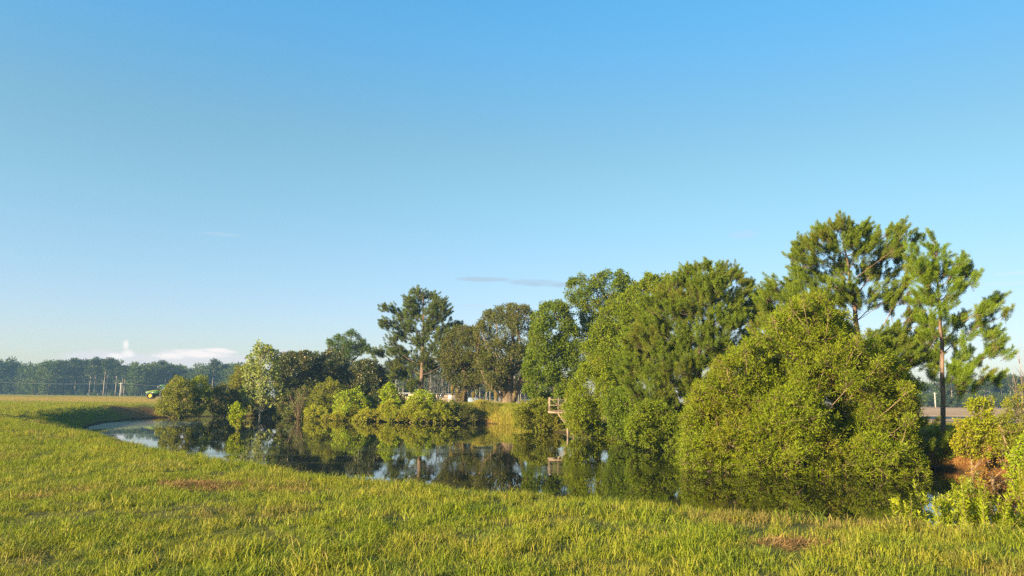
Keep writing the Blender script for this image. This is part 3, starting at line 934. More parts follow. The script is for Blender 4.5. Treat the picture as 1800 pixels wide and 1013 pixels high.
plant('bush', 'leafy shaded bush filling the gap below the bushy pine near the water', 'bush', None, b, outline(poly, 62, rg, 6, 14, .8, dmax=40, spacing=.8), 'broad', L_BROAD, rg,
      trunk_r=(.1, .05), wood='stem', leafname='foliage', leaf=(.17, .07), cov=.6, clump=.13, sub=14)

# --- live oaks
def hanging_moss(root, base, spots, rg):
    for px, p0, p1, Y, w in spots:
        n = 420
        a, b_ = at(px, p0, Y), at(px, p1, Y)
        tt = rg.uniform(0, 1, n)
        p = a + (b_ - a) * tt[:, None] + rg.normal(size=(n, 3)) * np.array([w, w, .05]) * (1.1 - tt)[:, None]
        D = unit(np.array([0, 0, -1.0]) + rg.normal(size=(n, 3)) * .12)
        link('moss', quad_mesh('moss', leaves_quads(p, D, rand_dirs(rg, n), rg.uniform(.25, .5, n), .035) - base, L_MOSS, rg.uniform(0, 1, n)), root)

rg = R(12)
poly = [(840, 570), (848, 556), (862, 545), (882, 538), (905, 535), (924, 540), (940, 548), (944, 590), (940, 630), (930, 655), (915, 640), (898, 660), (884, 684), (866, 690), (850, 672), (838, 640), (836, 600)]
b = at(893, 713, 117); b[2] = gz1(b[0], b[1])
lb = outline(poly, 117, rg, 5, 12, 1.1, dmax=50, spacing=.9)
lb = [l for l in lb if rg.uniform() < .9]
o = plant('live_oak', 'massive live oak with a thick forked trunk lit by the low sun', 'tree', None, b, lb, 'broad', L_OAK, rg,
      trunk=trunk_line(rg, [b + (0, 0, -.2), at(893, 700, 117), at(893, 680, 117), at(896, 655, 117)], 7, .03), trunk_r=(1.25, .85, .72, .62), bark=BARK_OAK, twig=.045, rise=.5,
      leaf=(.24, .12), cov=.6, clump=.13, sub=14, twig_r=.012)
mb = MB()
for q_, rr in (([at(897, 709, 116.8), at(906, 690, 117), at(917, 670, 117), at(926, 648, 117.3), at(932, 620, 117.5)], [.7, .55, .5, .42, .25]),
              ([at(890, 700, 116.9), at(882, 672, 116), at(868, 640, 115.5), at(858, 610, 115)], [.6, .45, .32, .2]),
              ([at(896, 690, 117), at(898, 650, 117.5), at(905, 600, 118)], [.6, .42, .25])):
    v, f = tube(q_, rr, 10); mb.add(v, f)
mb.build('limb', BARK_OAK, o, smooth=True, origin=b)
hanging_moss(o, b, [(905, 664, 690, 116, .2), (872, 690, 700, 116, .15)], rg)

rg = R(13)
poly = [(776, 605), (786, 588), (800, 577), (815, 571), (830, 575), (842, 592), (852, 620), (852, 650), (846, 672), (836, 684), (822, 676), (808, 684), (796, 680), (786, 665), (774, 640)]
b = at(818, 712, 121); b[2] = gz1(b[0], b[1])
lb = outline(poly, 121, rg, 5, 12, 1.1, dmax=40, spacing=.85)
o = plant('live_oak', 'smaller live oak with pale moss hanging over the white building', 'tree', None, b, lb, 'broad', L_OAK, rg,
      trunk=trunk_line(rg, [b + (0, 0, -.2), at(818, 690, 121), at(816, 650, 121)], 6, .04), trunk_r=(.4, .32, .25), bark=BARK_OAK, twig=.03,
      leaf=(.24, .12), cov=.62, clump=.13, sub=14, twig_r=.012)
hanging_moss(o, b, [(803, 682, 708, 119.6, .16), (812, 686, 710, 119.8, .14), (808, 690, 706, 119.7, .12), (795, 676, 692, 119.6, .12), (832, 688, 700, 119.5, .12)], rg)

# --- tall old pine by the oaks
rg = R(14)
Yf = 124.0
cl = [(745, 524, 12), (722, 534, 12), (734, 519, 9), (760, 522, 10), (772, 534, 12), (780, 545, 9), (692, 546, 9), (706, 556, 12), (680, 572, 10), (694, 575, 11), (732, 552, 15), (758, 548, 14), (772, 558, 11), (793, 570, 8), (784, 578, 10), (800, 582, 7),
      (752, 575, 14), (722, 580, 13), (706, 590, 10), (690, 600, 8), (690, 616, 10), (672, 622, 9), (658, 622, 7), (706, 622, 10), (738, 602, 15), (768, 596, 14), (788, 600, 10), (716, 628, 13), (744, 630, 16), (772, 622, 13), (700, 642, 12), (724, 650, 13), (762, 648, 14), (742, 662, 12), (708, 664, 10),
      (728, 676, 9), (694, 660, 9), (780, 640, 9)]
lobes = thicken(circles(cl, Yf, 2.6, rg, 1.35), rg, .8, .7)
b = at(740, 712, Yf); b[2] = gz1(b[0], b[1])
plant('pine_tree', 'old pine with layered cloudlike foliage standing behind the vine covered bushes', 'tree', None, b, lobes, 'pine', L_PINE_OLD, rg,
      trunk=trunk_line(rg, [b + (0, 0, -.2), at(742, 650, Yf), at(744, 580, Yf), at(744, 520, Yf)], 12, .06), trunk_r=(.36, .3, .2, .04), bark=BARK_PINE,
      needle=(.40, .034), per_shoot=80, shoots=9, shoot_len=.9, twig=.03, rise=.15, up_b=.45)

# --- feathery flat topped tree
rg = R(15)
poly = [(573, 604), (580, 594), (598, 590), (612, 582), (628, 586), (638, 600), (653, 612), (642, 618), (630, 622), (622, 636), (606, 636), (596, 622), (580, 615)]
b = at(612, 712, 140); b[2] = gz1(b[0], b[1])
plant('feathery_tree', 'fine leaved flat topped tree showing above the dark evergreens', 'tree', None, b, outline(poly, 140, rg, 4, 8, .9, dmax=22, spacing=.9), 'broad', L_FEATH, rg,
      trunk=trunk_line(rg, [b + (0, 0, -.2), at(612, 660, 140), at(610, 632, 140)], 6, .05), trunk_r=(.3, .2, .12), twig=.03, rise=.7, leaf=(.30, .10), cov=.5, clump=.13, squash=.6, sub=12, twig_r=.012)

# --- dark dense evergreens
DK = 'dark evergreens behind the far shore'
for sd, poly, bp_, lab in ((16, [(480, 645), (488, 630), (500, 622), (520, 619), (545, 621), (560, 630), (570, 660), (565, 695), (530, 708), (495, 705), (482, 685)], (525, 715, 130), 'dark evergreen with bronze leaf tips directly behind the pale sycamore'),
                      (17, [(553, 635), (570, 621), (590, 621), (604, 632), (618, 645), (624, 670), (616, 700), (590, 708), (560, 700), (552, 665)], (588, 715, 131), 'dark evergreen with bronze leaf tips under the feathery tree'),
                      (18, [(608, 655), (622, 640), (645, 632), (660, 640), (674, 648), (684, 672), (684, 705), (655, 712), (615, 706), (606, 675)], (648, 715, 129), 'lowest dark evergreen standing next to the old layered pine')):
    rg = R(sd)
    b = at(*bp_); b[2] = gz1(b[0], b[1])
    plant('evergreen_tree', lab, 'tree', DK, b, outline(poly, bp_[2], rg, 5, 11, 1.0, dmax=42, spacing=.8, core=.8, prune=0, drop=.1), 'broad', L_DARK, rg, trunk_r=(.3, .15), leaf=(.30, .14), cov=.85, clump=.13, upb=.5, sub=12, twig=.02, twig_r=.012)

# --- sycamore at the water's edge
rg = R(19)
poly = [(427, 690), (430, 655), (438, 630), (448, 610), (460, 604), (474, 610), (484, 618), (487, 650), (494, 678), (490, 702), (472, 714), (446, 712), (429, 706)]
b = at(457, 733, 118.5); b[2] = max(gz1(b[0], b[1]), ZW - .3)
plant('sycamore_tree', 'upright pale green sycamore with a thin pale trunk at the water edge', 'tree', None, b, outline(poly, 118.5, rg, 4, 9, .95, dmax=30, spacing=.95), 'broad', L_SYC, rg,
      trunk=trunk_line(rg, [b + (0, 0, -.4), at(457, 712, 118.5), at(456, 660, 118.5), at(458, 612, 118.5)], 9, .05), trunk_r=(.15, .12, .09, .03), bark=BARK_PALE, twig=.013, rise=.8, leaf=(.36, .24), cov=.5, clump=.13, upb=.3, sub=12, twig_r=.012)

# --- shrubs of the far shore, one by one
def shrub(sd, poly, Y, base_px, label, mat, leaf=(.24, .10), group=None, rmin=4, rmax=9, thick=.95, cov=.6, name='bush', twig=.014, bark=BARK_TWIG, clump=.13, upb=.4, droop=.05, spacing=.95, clumps=2.0):
    rg = R(sd)
    b = at(base_px[0], base_px[1], Y + .6); b[2] = max(gz1(b[0], b[1]), ZW - .25)
    return plant(name, label, 'bush', group, b, outline(poly, Y, rg, rmin, rmax, thick, spacing=spacing, clumps=clumps, rough=1.3, core=.5), 'broad', mat, rg, trunk_r=(.09, .04), wood='stem', leafname='foliage', bark=bark,
                 leaf=leaf, cov=cov, clump=clump, upb=upb, droop=droop, sub=11, twig=twig, twig_r=.009)
shrub(20, [(277, 729), (276, 712), (284, 701), (290, 684), (298, 671), (312, 663), (330, 668), (338, 680), (338, 720), (320, 731), (290, 731)], 113, (310, 731), 'rounded olive bush at the far corner nearest the tractor', L_BUSH)
shrub(21, [(330, 700), (336, 672), (348, 660), (362, 664), (368, 682), (366, 715), (350, 731), (334, 728)], 114.5, (350, 731), 'upright bright green bush beside the rounded olive bush', L_BROAD2)
shrub(22, [(364, 695), (380, 680), (400, 676), (414, 688), (424, 704), (430, 730), (372, 731)], 119, (395, 731), 'dark ragged shrub between the upright bush and the sycamore', L_OAK)
shrub(23, [(398, 700), (404, 668), (418, 648), (436, 638), (446, 655), (446, 700), (428, 720), (404, 716)], 124, (425, 722), 'yellow green shrub peeping out behind the sycamore', L_BUSH)
rg = R(24)
poly = [(406, 722), (412, 709), (419, 707), (426, 720), (426, 738), (420, 756), (411, 752), (405, 738)]
b = gz(416, 757, ZW) + np.array([0, .1, -.3])
plant('sapling', 'small bright green sapling standing alone in the pond water', 'sapling', None, b, outline(poly, b[1], rg, 3, 6, .9, spacing=.9), 'broad', L_VINE, rg, trunk_r=(.03, .02), wood='stem', leafname='foliage', bark=BARK_TWIG,
      leaf=(.16, .09), cov=.55, clump=.13, sub=10, twig=.007, twig_r=.004)
shrub(25, [(488, 715), (494, 698), (510, 688), (530, 684), (545, 692), (552, 712), (548, 734), (500, 735)], 118, (520, 735), 'dull grey green shrub at the foot of the dark evergreens', L_GREY)
shrub(26, [(540, 712), (548, 688), (562, 676), (585, 671), (604, 678), (614, 696), (610, 730), (560, 737), (542, 730)], 117, (578, 738), 'tall olive shrub between the grey shrub and the vines', L_BUSH)
shrub(27, [(535, 735), (537, 722), (550, 714), (566, 716), (572, 730), (568, 739), (540, 739)], 112.5, (552, 739), 'small bright yellow green bush in front of the olive shrub', L_YEL)
shrub(28, [(582, 732), (590, 708), (602, 694), (618, 686), (630, 688), (642, 702), (652, 716), (648, 740), (590, 740)], 111, (615, 741), 'mound of bright vines beside the vine draped post', L_VINE, (.24, .15))
shrub(30, [(700, 738), (716, 708), (726, 694), (740, 686), (756, 690), (766, 700), (772, 740), (716, 744)], 107.5, (738, 743), 'tall bush draped in bright vines in front of the old pine', L_VINE, (.24, .14))
shrub(31, [(752, 740), (762, 710), (774, 702), (786, 707), (798, 718), (800, 744), (760, 745)], 106, (778, 744), 'olive bush with reaching twigs at the end of the vine thicket', L_BUSH)
LT = dict(leaf=(.2, .08), rmin=3, clumps=0)
shrub(32, [(566, 737), (572, 726), (584, 729), (598, 720), (612, 727), (628, 718), (640, 729), (656, 724), (660, 738), (610, 738)], 109.5, (610, 738), 'low pale yellow bush at the waterline below the mound of vines', L_YEL, **LT)
shrub(33, [(620, 738), (632, 726), (644, 722), (658, 726), (672, 710), (686, 704), (700, 716), (712, 732), (712, 738), (660, 738)], 107.5, (664, 738), 'low straw coloured bush at the waterline below the vine draped post', L_YEL, **LT)
shrub(34, [(672, 738), (684, 728), (700, 722), (716, 712), (730, 700), (746, 714), (756, 732), (754, 738), (710, 738)], 106.2, (712, 738), 'low yellow bush at the waterline below the tall vine bush', L_SAP, **LT)
shrub(35, [(722, 738), (730, 728), (744, 722), (760, 724), (776, 712), (790, 722), (806, 738), (804, 738), (765, 738)], 105.2, (762, 738), 'low yellow green bush at the waterline near the grassy bank', L_SAP, **LT)
shrub(36, [(796, 742), (800, 722), (816, 714), (832, 720), (838, 740), (815, 746)], 106.5, (815, 743), 'dark shaded bush at the start of the grassy bank', L_OAK, (.2, .08), rmin=3)
shrub(37, [(680, 712), (690, 694), (706, 690), (716, 704), (716, 722), (690, 724)], 115, (698, 722), 'dark green shrub behind the vine draped post', L_GREY)
shrub(38, [(626, 720), (632, 704), (650, 698), (664, 706), (668, 724), (640, 728)], 113, (648, 728), 'mid green shrub between the mound of vines and the post', L_BROAD2)
shrub(39, [(440, 732), (446, 716), (465, 712), (485, 716), (490, 734), (462, 735)], 120, (465, 735), 'shadowy low shrub around the foot of the sycamore', L_GREY)

# vine-draped post
b = at(684, 738, 110.0); b[2] = gz1(b[0], b[1])
root = tag(empty('vine_draped_post', b), 'weathered post completely draped in bright green vines', 'post')
mb = MB()
pt = at(684, 680, 110.0)
mb.box((0, 0, (pt[2] - b[2]) / 2 - .1), (.3, .3, pt[2] - b[2] + .2), .3, .03)
mb.build('post', plain_mat("weathered_post_wood", (.30, .25, .19), (.2, .16, .12), .9, 5.0, bump=.3), root)
rg = R(29)
lb = outline([(668, 736), (673, 706), (668, 690), (676, 678), (686, 673), (694, 680), (698, 700), (706, 736), (690, 742)], 110.0, rg, 3.5, 8, .9, spacing=.85)
v, ti = broad_foliage(lb, rg, leaf=(.26, .16), cov=.6, clump=.13)
link('vines', quad_mesh('vines', v - b, L_VINE, ti), root)

# --- leafless shrubs
def bare_shrub(name, label, base, tips, mat, rg, r0=.05, cat='shrub', fork=3):
    root = tag(empty(name, base), label, cat)
    for k, tip in enumerate(tips):
        mb = MB()
        a = np.array(base, float) + np.array([0, 0, -.1]); tip = np.array(tip)
        mid = (a + tip) / 2 + rg.normal(size=3) * np.linalg.norm(tip - a) * .06 + np.array([0, 0, .04])
        tt = np.linspace(0, 1, 7)[:, None]
        pts = (1 - tt) ** 2 * a + 2 * tt * (1 - tt) * mid + tt ** 2 * tip
        v, f = tube(pts, np.linspace(r0, r0 * .2, 7), 5); mb.add(v, f)
        L = np.linalg.norm(tip - a)
        for j in range(fork * 3):
            i = rg.integers(2, 7)
            d = unit((tip - a) / L + rg.normal(size=3) * .5 + np.array([0, 0, .15]))
            e = pts[i] + d * L * rg.uniform(.12, .35)
            v, f = tube([pts[i], (pts[i] + e) / 2 + rg.normal(size=3) * .02 * L, e], [r0 * .35, r0 * .25, r0 * .1], 4); mb.add(v, f)
        mb.build('branch', mat, root, smooth=True, origin=base)
    return root
rg = R(40)
b = at(524, 735, 114); b[2] = max(gz1(b[0], b[1]), ZW - .2)
bare_shrub('bare_shrub', 'leafless reddish brown shrub fanning up beside the yellow green bush', b, [at(524 + dx, 690 + abs(dx) * .5 + rg.uniform(-4, 8), 114 + rg.uniform(-1.2, 1.2)) for dx in (-16, -11, -7, -3, 0, 3, 6, 10, 14, -13, 12)],
           bark_mat("reddish_twigs", (.12, .08, .055), (.24, .16, .10)), rg, .022, fork=4)
rg = R(41)
b = at(768, 712, 119); b[2] = gz1(b[0], b[1])
bare_shrub('bare_tree', 'grey leafless tree fanning out between the old pine and the oak', b, [at(768 + dx, 655 + abs(dx) * .6 + rg.uniform(-4, 8), 119 + rg.uniform(-1.5, 1.5)) for dx in (-24, -17, -11, -5, 0, 5, 10, 15, 21, 26)],
           bark_mat("grey_twigs", (.05, .05, .045), (.11, .11, .10)), rg, .09, 'tree', fork=4)
rg = R(42)
b = at(1793, 745, 40); b[2] = gz1(b[0], b[1])
bare_shrub('bare_sapling', 'thin leafless sapling poking above the far wood on the clay bank', b, [at(1792, 640, 40), at(1782, 660, 40.3), at(1801, 664, 39.8)], BARK_TWIG, rg, .025, 'sapling', fork=5)

# --- growth on the clay bank
rg = R(43)
poly = [(1678, 798), (1682, 765), (1694, 738), (1704, 716), (1722, 698), (1740, 706), (1746, 745), (1758, 775), (1752, 802), (1716, 806)]
b = gz(1709, 842, ZW + .1); b = at(1709, 842, 36.0); b[2] = gz1(b[0], b[1])
plant('sapling', 'yellow green leafy sapling with a pale stem on the clay bank', 'sapling', None, b, outline(poly, 36.0, rg, 7, 13, .8, spacing=.95), 'broad', L_SAP, rg,
      trunk=trunk_line(rg, [b + (0, 0, -.1), at(1708, 800, 36), at(1712, 740, 36)], 6, .01), trunk_r=(.05, .04, .02), bark=BARK_TWIG, wood='stem', leafname='foliage', leaf=(.10, .055), cov=.50, clump=.16, sub=12, twig=.007, twig_r=.004, rise=.9)
rg = R(44)
poly = [(1752, 745), (1762, 712), (1778, 694), (1800, 690), (1830, 700), (1850, 740), (1845, 795), (1790, 800), (1758, 790)]
b = at(1790, 812, 33.5); b[2] = gz1(b[0], b[1])
plant('bush', 'sparse dull olive bush with a slanting pale stem on the clay bank', 'bush', None, b, outline(poly, 33.5, rg, 8, 14, .8, spacing=1.1), 'broad', L_BUSH, rg,
      trunk=[b + (0, 0, -.1), at(1757, 748, 33.4), at(1771, 720, 33.4)], trunk_r=(.03, .03, .02), bark=BARK_TWIG, wood='stem', leafname='foliage', leaf=(.08, .04), cov=.32, clump=.16, sub=12, twig=.004, twig_r=.004, rise=.6)
shrub(45, [(1772, 850), (1778, 812), (1790, 775), (1815, 755), (1850, 760), (1860, 880), (1800, 885)], 24.5, (1810, 880), 'bright leafy bush at the water side below the sparse olive bush', L_VINE, (.10, .04), rmin=9, rmax=18, cov=.42, twig=.006)
shrub(46, [(1690, 840), (1700, 815), (1740, 806), (1790, 812), (1800, 850), (1740, 858)], 33, (1745, 858), 'straggly thin orange brown scrub on the clay bank under the yellow sapling', leaf_mat("dry_scrub_leaves", (.16, .09, .015), (.34, .19, .025), (.16, .18, .015), .3), (.09, .03), rmin=7, rmax=12, cov=.10, twig=.005, spacing=1.7, bark=BARK_TWIG)
shrub(47, [(1655, 790), (1660, 768), (1690, 758), (1720, 770), (1730, 800), (1680, 806)], 42, (1690, 806), 'shadowed green shrub behind the yellow sapling at the pine foot', L_BROAD, (.10, .05), rmin=7, rmax=12, cov=.5, twig=.008)
shrub(48, [(1740, 806), (1750, 775), (1790, 765), (1830, 775), (1835, 810), (1790, 815)], 38, (1785, 815), 'low orange tinged shrub on top of the clay bank', leaf_mat("orange_tinged_leaves", (.10, .10, .02), (.25, .15, .035), (.28, .12, .03), .35), (.10, .05), rmin=7, rmax=12, cov=.4, twig=.007)

# --- shoots of the nearest bush, leaves set along upright stems
def shoot_bush(name, label, base, tips, mat, rg, leaf=(.075, .022), per=34, side=5, cat='bush'):
    base = np.array(base, float)
    root = tag(empty(name, base), label, cat)
    Vs, Ts = [], []
    st = MB()
    for tip in tips:
        tip = np.array(tip)
        a = base + np.array([(tip[0] - base[0]) * .25, (tip[1] - base[1]) * .25, -.05])
        L = np.linalg.norm(tip - a)
        mid = (a + tip) / 2 + np.array([0, 0, -.10 * L]) * (abs(tip[0] - a[0]) > .5 * L) + rg.normal(size=3) * .03 * L
        tt = np.linspace(0, 1, 9)[:, None]
        pts = (1 - tt) ** 2 * a + 2 * tt * (1 - tt) * mid + tt ** 2 * tip
        v, f = tube(pts, np.linspace(.009, .003, 9), 5); st.add(v, f)
        runs = [pts[3:]]
        for j in range(side):
            i = rg.integers(2, 8)
            d = unit((tip - a) / L * .6 + rg.normal(size=3) * .45 + np.array([0, 0, .55]))
            e = pts[i] + d * rg.uniform(.14, .32)
            q_ = np.linspace(pts[i], e, 5)
            v, f = tube(q_, np.linspace(.004, .002, 5), 4); st.add(v, f)
            runs.append(q_)
        for q_ in runs:
            RL = np.linalg.norm(q_[-1] - q_[0])
            n = max(int(per * RL / .28), 10)
            u = rg.uniform(.05, 1, n) * (len(q_) - 1)
            i = np.minimum(u.astype(int), len(q_) - 2)
            p = q_[i] + (q_[i + 1] - q_[i]) * (u - i)[:, None]
            ax = unit(q_[i + 1] - q_[i])
            side_d = rand_dirs(rg, n)
            side_d = unit(side_d - ax * np.sum(side_d * ax, 1, keepdims=True))
            D = unit(ax * .55 + side_d * .9 + np.array([0, 0, .12]))
            Nn = unit(ax - D * .5 + rg.normal(size=(n, 3)) * .25)
            s = rg.uniform(.7, 1.3, n) * (1.15 - .4 * u / (len(q_) - 1))
            Vs.append(leaves_quads(p, D, Nn, leaf[0] * s, leaf[1] * s, .05))
            Ts.append(np.clip(rg.uniform(0, .6) + rg.uniform(0, .5, n), 0, 1))
    st.build('stem', BARK_TWIG, root, smooth=True, origin=base)
    link('foliage', quad_mesh('foliage', np.concatenate(Vs) - base, mat, np.concatenate(Ts)), root)
    return root
L_SHOOT = leaf_mat("shoot_leaves", (.15, .20, .010), (.33, .36, .022), (.36, .27, .03), .42, .5, .2)
rg = R(60)
Yb = 15.6
b = at(1725, 945, Yb); b[2] = gz1(b[0], b[1])
tips = [at(1606, 848, Yb - .2), at(1622, 866, Yb + .3), at(1640, 880, Yb - .2), at(1612, 900, Yb - .3), at(1630, 915, Yb - .4), at(1650, 868, Yb + .2)]
for k in range(60):
    px = rg.uniform(1635, 1800)
    top = np.interp(px, [1635, 1665, 1690, 1715, 1740, 1770, 1800], [878, 852, 832, 828, 846, 858, 846])
    tips.append(at(px, top + rg.uniform(0, 1) ** .9 * 80, Yb + rg.uniform(-.9, .9)))
shoot_bush('shrub', 'nearest bright leafy shrub with upright shoots at the grass edge by the water', b, tips, L_SHOOT, rg, leaf=(.10, .030), per=30, side=5)
rg = R(61)
b = at(1590, 935, 15.2); b[2] = gz1(b[0], b[1])
shoot_bush('shrub', 'small sprig of three leafy shoots standing apart from the bright shrub', b, [at(1578, 872, 15.2), at(1601, 868, 15.2), at(1570, 888, 15.1), at(1592, 885, 15.3), at(1586, 905, 15.0)], L_SHOOT, rg, leaf=(.085, .026), side=3)
rg = R(62)
b = at(1818, 930, 16.5); b[2] = gz1(b[0], b[1])
shoot_bush('shrub', 'tall leafy shrub rising beside the bright shrub below the clay bank', b, [at(rg.uniform(1785, 1850), rg.uniform(770, 880), 16.5 + rg.uniform(-.5, .6)) for k in range(36)], L_SHOOT, rg, leaf=(.085, .026))

# ------------------------------------------------------------------ far woods: a few trees of each kind, then copies
def proto_tree(kind, h, seed, label, group):
    rg = R(seed)
    root = empty('pine_tree' if kind == 'pine' else 'broadleaf_tree', (0, 0, 0))
    lobes = []
    if kind == 'pine':
        for k in range(24):
            z = h * rg.uniform(.56, .97)
            w = h * .17 * math.sin(min((1.02 - z / h) / .5, 1.0) * math.pi * .5 + .15)
            a = rg.uniform(0, 2 * math.pi); d = w * rg.uniform(.2, 1.0)
            lobes.append((np.array([math.cos(a) * d, math.sin(a) * d, z]), rg.uniform(1.0, 1.7)))
        for k in range(3):
            a = rg.uniform(0, 2 * math.pi)
            lobes.append((np.array([math.cos(a) * 1.6, math.sin(a) * 1.6, h * rg.uniform(.3, .5)]), .8))
        tr = [np.array([0, 0, -.5]), np.array([rg.normal() * .1, rg.normal() * .1, h * .5]), np.array([rg.normal() * .3, rg.normal() * .3, h * .93])]
        mb = skeleton(np.zeros(3), trunk_line(rg, tr, 6, .03), (.30, .26, .1), lobes, rg, .2, .05, .4, 4)
        v, ti = broad_foliage(lobes, rg, leaf=(.7, .34), cov=.55, clump=.13, squash=.6, sub=9)
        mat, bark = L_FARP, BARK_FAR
    else:
        for k in range(26):
            z = h * rg.uniform(.12, .95)
            w = h * .30 * math.sqrt(max(1 - ((z / h - .5) / .52) ** 2, .05))
            a = rg.uniform(0, 2 * math.pi); d = w * rg.uniform(.5, 1.0)
            lobes.append((np.array([math.cos(a) * d, math.sin(a) * d, z]), rg.uniform(1.3, 2.2)))
        tr = [np.array([0, 0, -.5]), np.array([0, 0, h * .25]), np.array([rg.normal() * .3, rg.normal() * .3, h * .7])]
        mb = skeleton(np.zeros(3), trunk_line(rg, tr, 6, .04), (.32, .26, .12), lobes, rg, .4, .05, .4, 4)
        v, ti = broad_foliage(lobes, rg, leaf=(.75, .42), cov=.5, clump=.13, sub=9)
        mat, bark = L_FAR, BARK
    mb.build('trunk', bark, root, smooth=True)
    link('crown', quad_mesh('crown', v, mat, ti), root)
    tag(root, label, 'tree', group)
    return root

def copy_tree(src, loc, rz, sc, label=None, group=None):
    c = src.copy(); COL.objects.link(c)
    c.location = loc; c.rotation_euler = (0, 0, rz); c.scale = sc
    if label: c['label'] = label
    if group: c['group'] = group
    for ch in src.children:
        d = ch.copy(); COL.objects.link(d); d.parent = c
    return c

pines = [proto_tree('pine', 20.0, 100 + i, 'p', 'g') for i in range(4)]
rounds = [proto_tree('round', 15.0, 110 + i, 'r', 'g') for i in range(4)]
used = set()
def place(kind, i, px, Y, top_py, label, group, rg, wide=1.0):
    src = (pines if kind == 'pine' else rounds)[i % 4]
    h0 = 20.0 if kind == 'pine' else 15.0
    p = at(px, 700, Y); z0 = gz1(p[0], p[1])
    top = at(px, top_py, Y)[2]
    s = max((top - z0) / h0, .15)
    loc = (p[0], p[1], z0 - .2)
    sw = s * wide * rg.uniform(.9, 1.15)
    rz = rg.uniform(0, 6.28)
    if src.name not in used:
        used.add(src.name)
        src.location = loc; src.rotation_euler = (0, 0, rz); src.scale = (sw, sw, s)
        src['label'] = label; src['group'] = group
    else:
        copy_tree(src, loc, rz, (sw, sw, s), label, group)

rg = R(120)
prof_x = [-40, 0, 25, 50, 60, 80, 100, 130, 145, 165, 200, 213, 225, 240, 270, 285, 310, 325, 340, 370, 400, 425, 450]
prof_y = [633, 631, 631, 638, 634, 631, 634, 629, 627, 628, 631, 640, 643, 636, 635, 633, 638, 648, 645, 632, 637, 640, 645]
PL = ('tall dark pine with a pale bare trunk in the hazy wood behind the tractor', 'tall pines of the hazy wood behind the tractor')
BL = ('dense rounded dark tree in the hazy wood behind the tractor', 'rounded trees of the hazy wood behind the tractor')
k = 0
for px in np.arange(-45, 450, 8.0):                         # front row
    x = px + rg.uniform(-3, 3)
    inpine = 95 < x < 218 or 365 < x < 385 or 275 < x < 300
    top = np.interp(x, prof_x, prof_y)
    if inpine:
        place('pine', k, x, 455 + rg.uniform(-12, 12), top + rg.uniform(-1, 6), *PL, rg, 1.0)
    else:
        place('round' if rg.uniform() < .72 else 'pine', k, x, 450 + rg.uniform(-15, 15), top + rg.uniform(0, 14), *BL, rg, 1.15) if rg.uniform() < .72 else place('pine', k, x, 456, top + rg.uniform(0, 8), *PL, rg, 1.2)
    k += 1
for px in np.arange(-50, 460, 9.0):                         # back row closes the wood
    x = px + rg.uniform(-3, 3)
    place('round', k, x, 490 + rg.uniform(-10, 15), np.interp(x, prof_x, prof_y) + rg.uniform(0, 8), *BL, rg, 1.1)
    k += 1
ul = []
for px in np.arange(-60, 470, 3.5):                          # undergrowth that closes the wood at the back
    p = at(px, 690, 474 + rg.uniform(-4, 4)); z0 = gz1(p[0], p[1])
    for hz_ in (1.0, 3.2, 5.6):
        ul.append((np.array([p[0], p[1], z0 + hz_ + rg.uniform(-.5, .8)]), rg.uniform(1.4, 2.2)))
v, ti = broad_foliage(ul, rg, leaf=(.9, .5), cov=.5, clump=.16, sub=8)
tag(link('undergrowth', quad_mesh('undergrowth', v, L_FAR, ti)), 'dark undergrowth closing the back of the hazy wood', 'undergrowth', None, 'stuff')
UL = ('low dark bushy tree at the edge of the hazy wood behind the tractor', 'low trees edging the hazy wood behind the tractor')
for px in np.arange(-40, 445, 11.0):
    x = px + rg.uniform(-5, 5)
    place('round', k, x, 438 + rg.uniform(-6, 6), (686 if 100 < x < 218 else 676) + rg.uniform(-6, 12) + (x / 450) * 4, *UL, rg, 1.5)
    k += 1
PM = ('tall pine with a slim straight trunk in the wood behind the white building', 'pines of the wood behind the white building')
BM = ('rounded shadowy tree in the wood behind the white building', 'rounded trees of the wood behind the white building')
for px in np.arange(630, 965, 8.0):
    x = px + rg.uniform(-3, 3)
    place('pine', k, x, 285 + rg.uniform(-15, 15), np.interp(x, [630, 690, 760, 830, 940], [640, 634, 628, 622, 622]) + rg.uniform(-3, 10), *PM, rg, .8); k += 1
    if rg.uniform() < .8:
        place('round', k, x + 4, 315 + rg.uniform(-10, 10), 652 + rg.uniform(-6, 14), *BM, rg, 1.2); k += 1
PR = ('tall hazy pine in the wood beyond the ploughed field', 'pines of the wood beyond the ploughed field')
BR = ('rounded hazy tree in the wood beyond the ploughed field', 'rounded trees of the wood beyond the ploughed field')
for px in np.arange(1560, 1860, 8.0):
    x = px + rg.uniform(-3, 3)
    top = np.interp(x, [1560, 1600, 1640, 1700, 1740, 1790, 1850], [664, 663, 665, 662, 658, 658, 662])
    if rg.uniform() < .5:
        place('pine', k, x, 415 + rg.uniform(-10, 10), top + rg.uniform(-1, 5), *PR, rg, 1.1); k += 1
    place('round', k, x + 3, 425 + rg.uniform(-12, 12), top + rg.uniform(1, 10), *BR, rg, 1.1); k += 1
    place('round', k, x + 6, 405 + rg.uniform(-5, 5), 694 + rg.uniform(-8, 8), *BR, rg, 1.5); k += 1

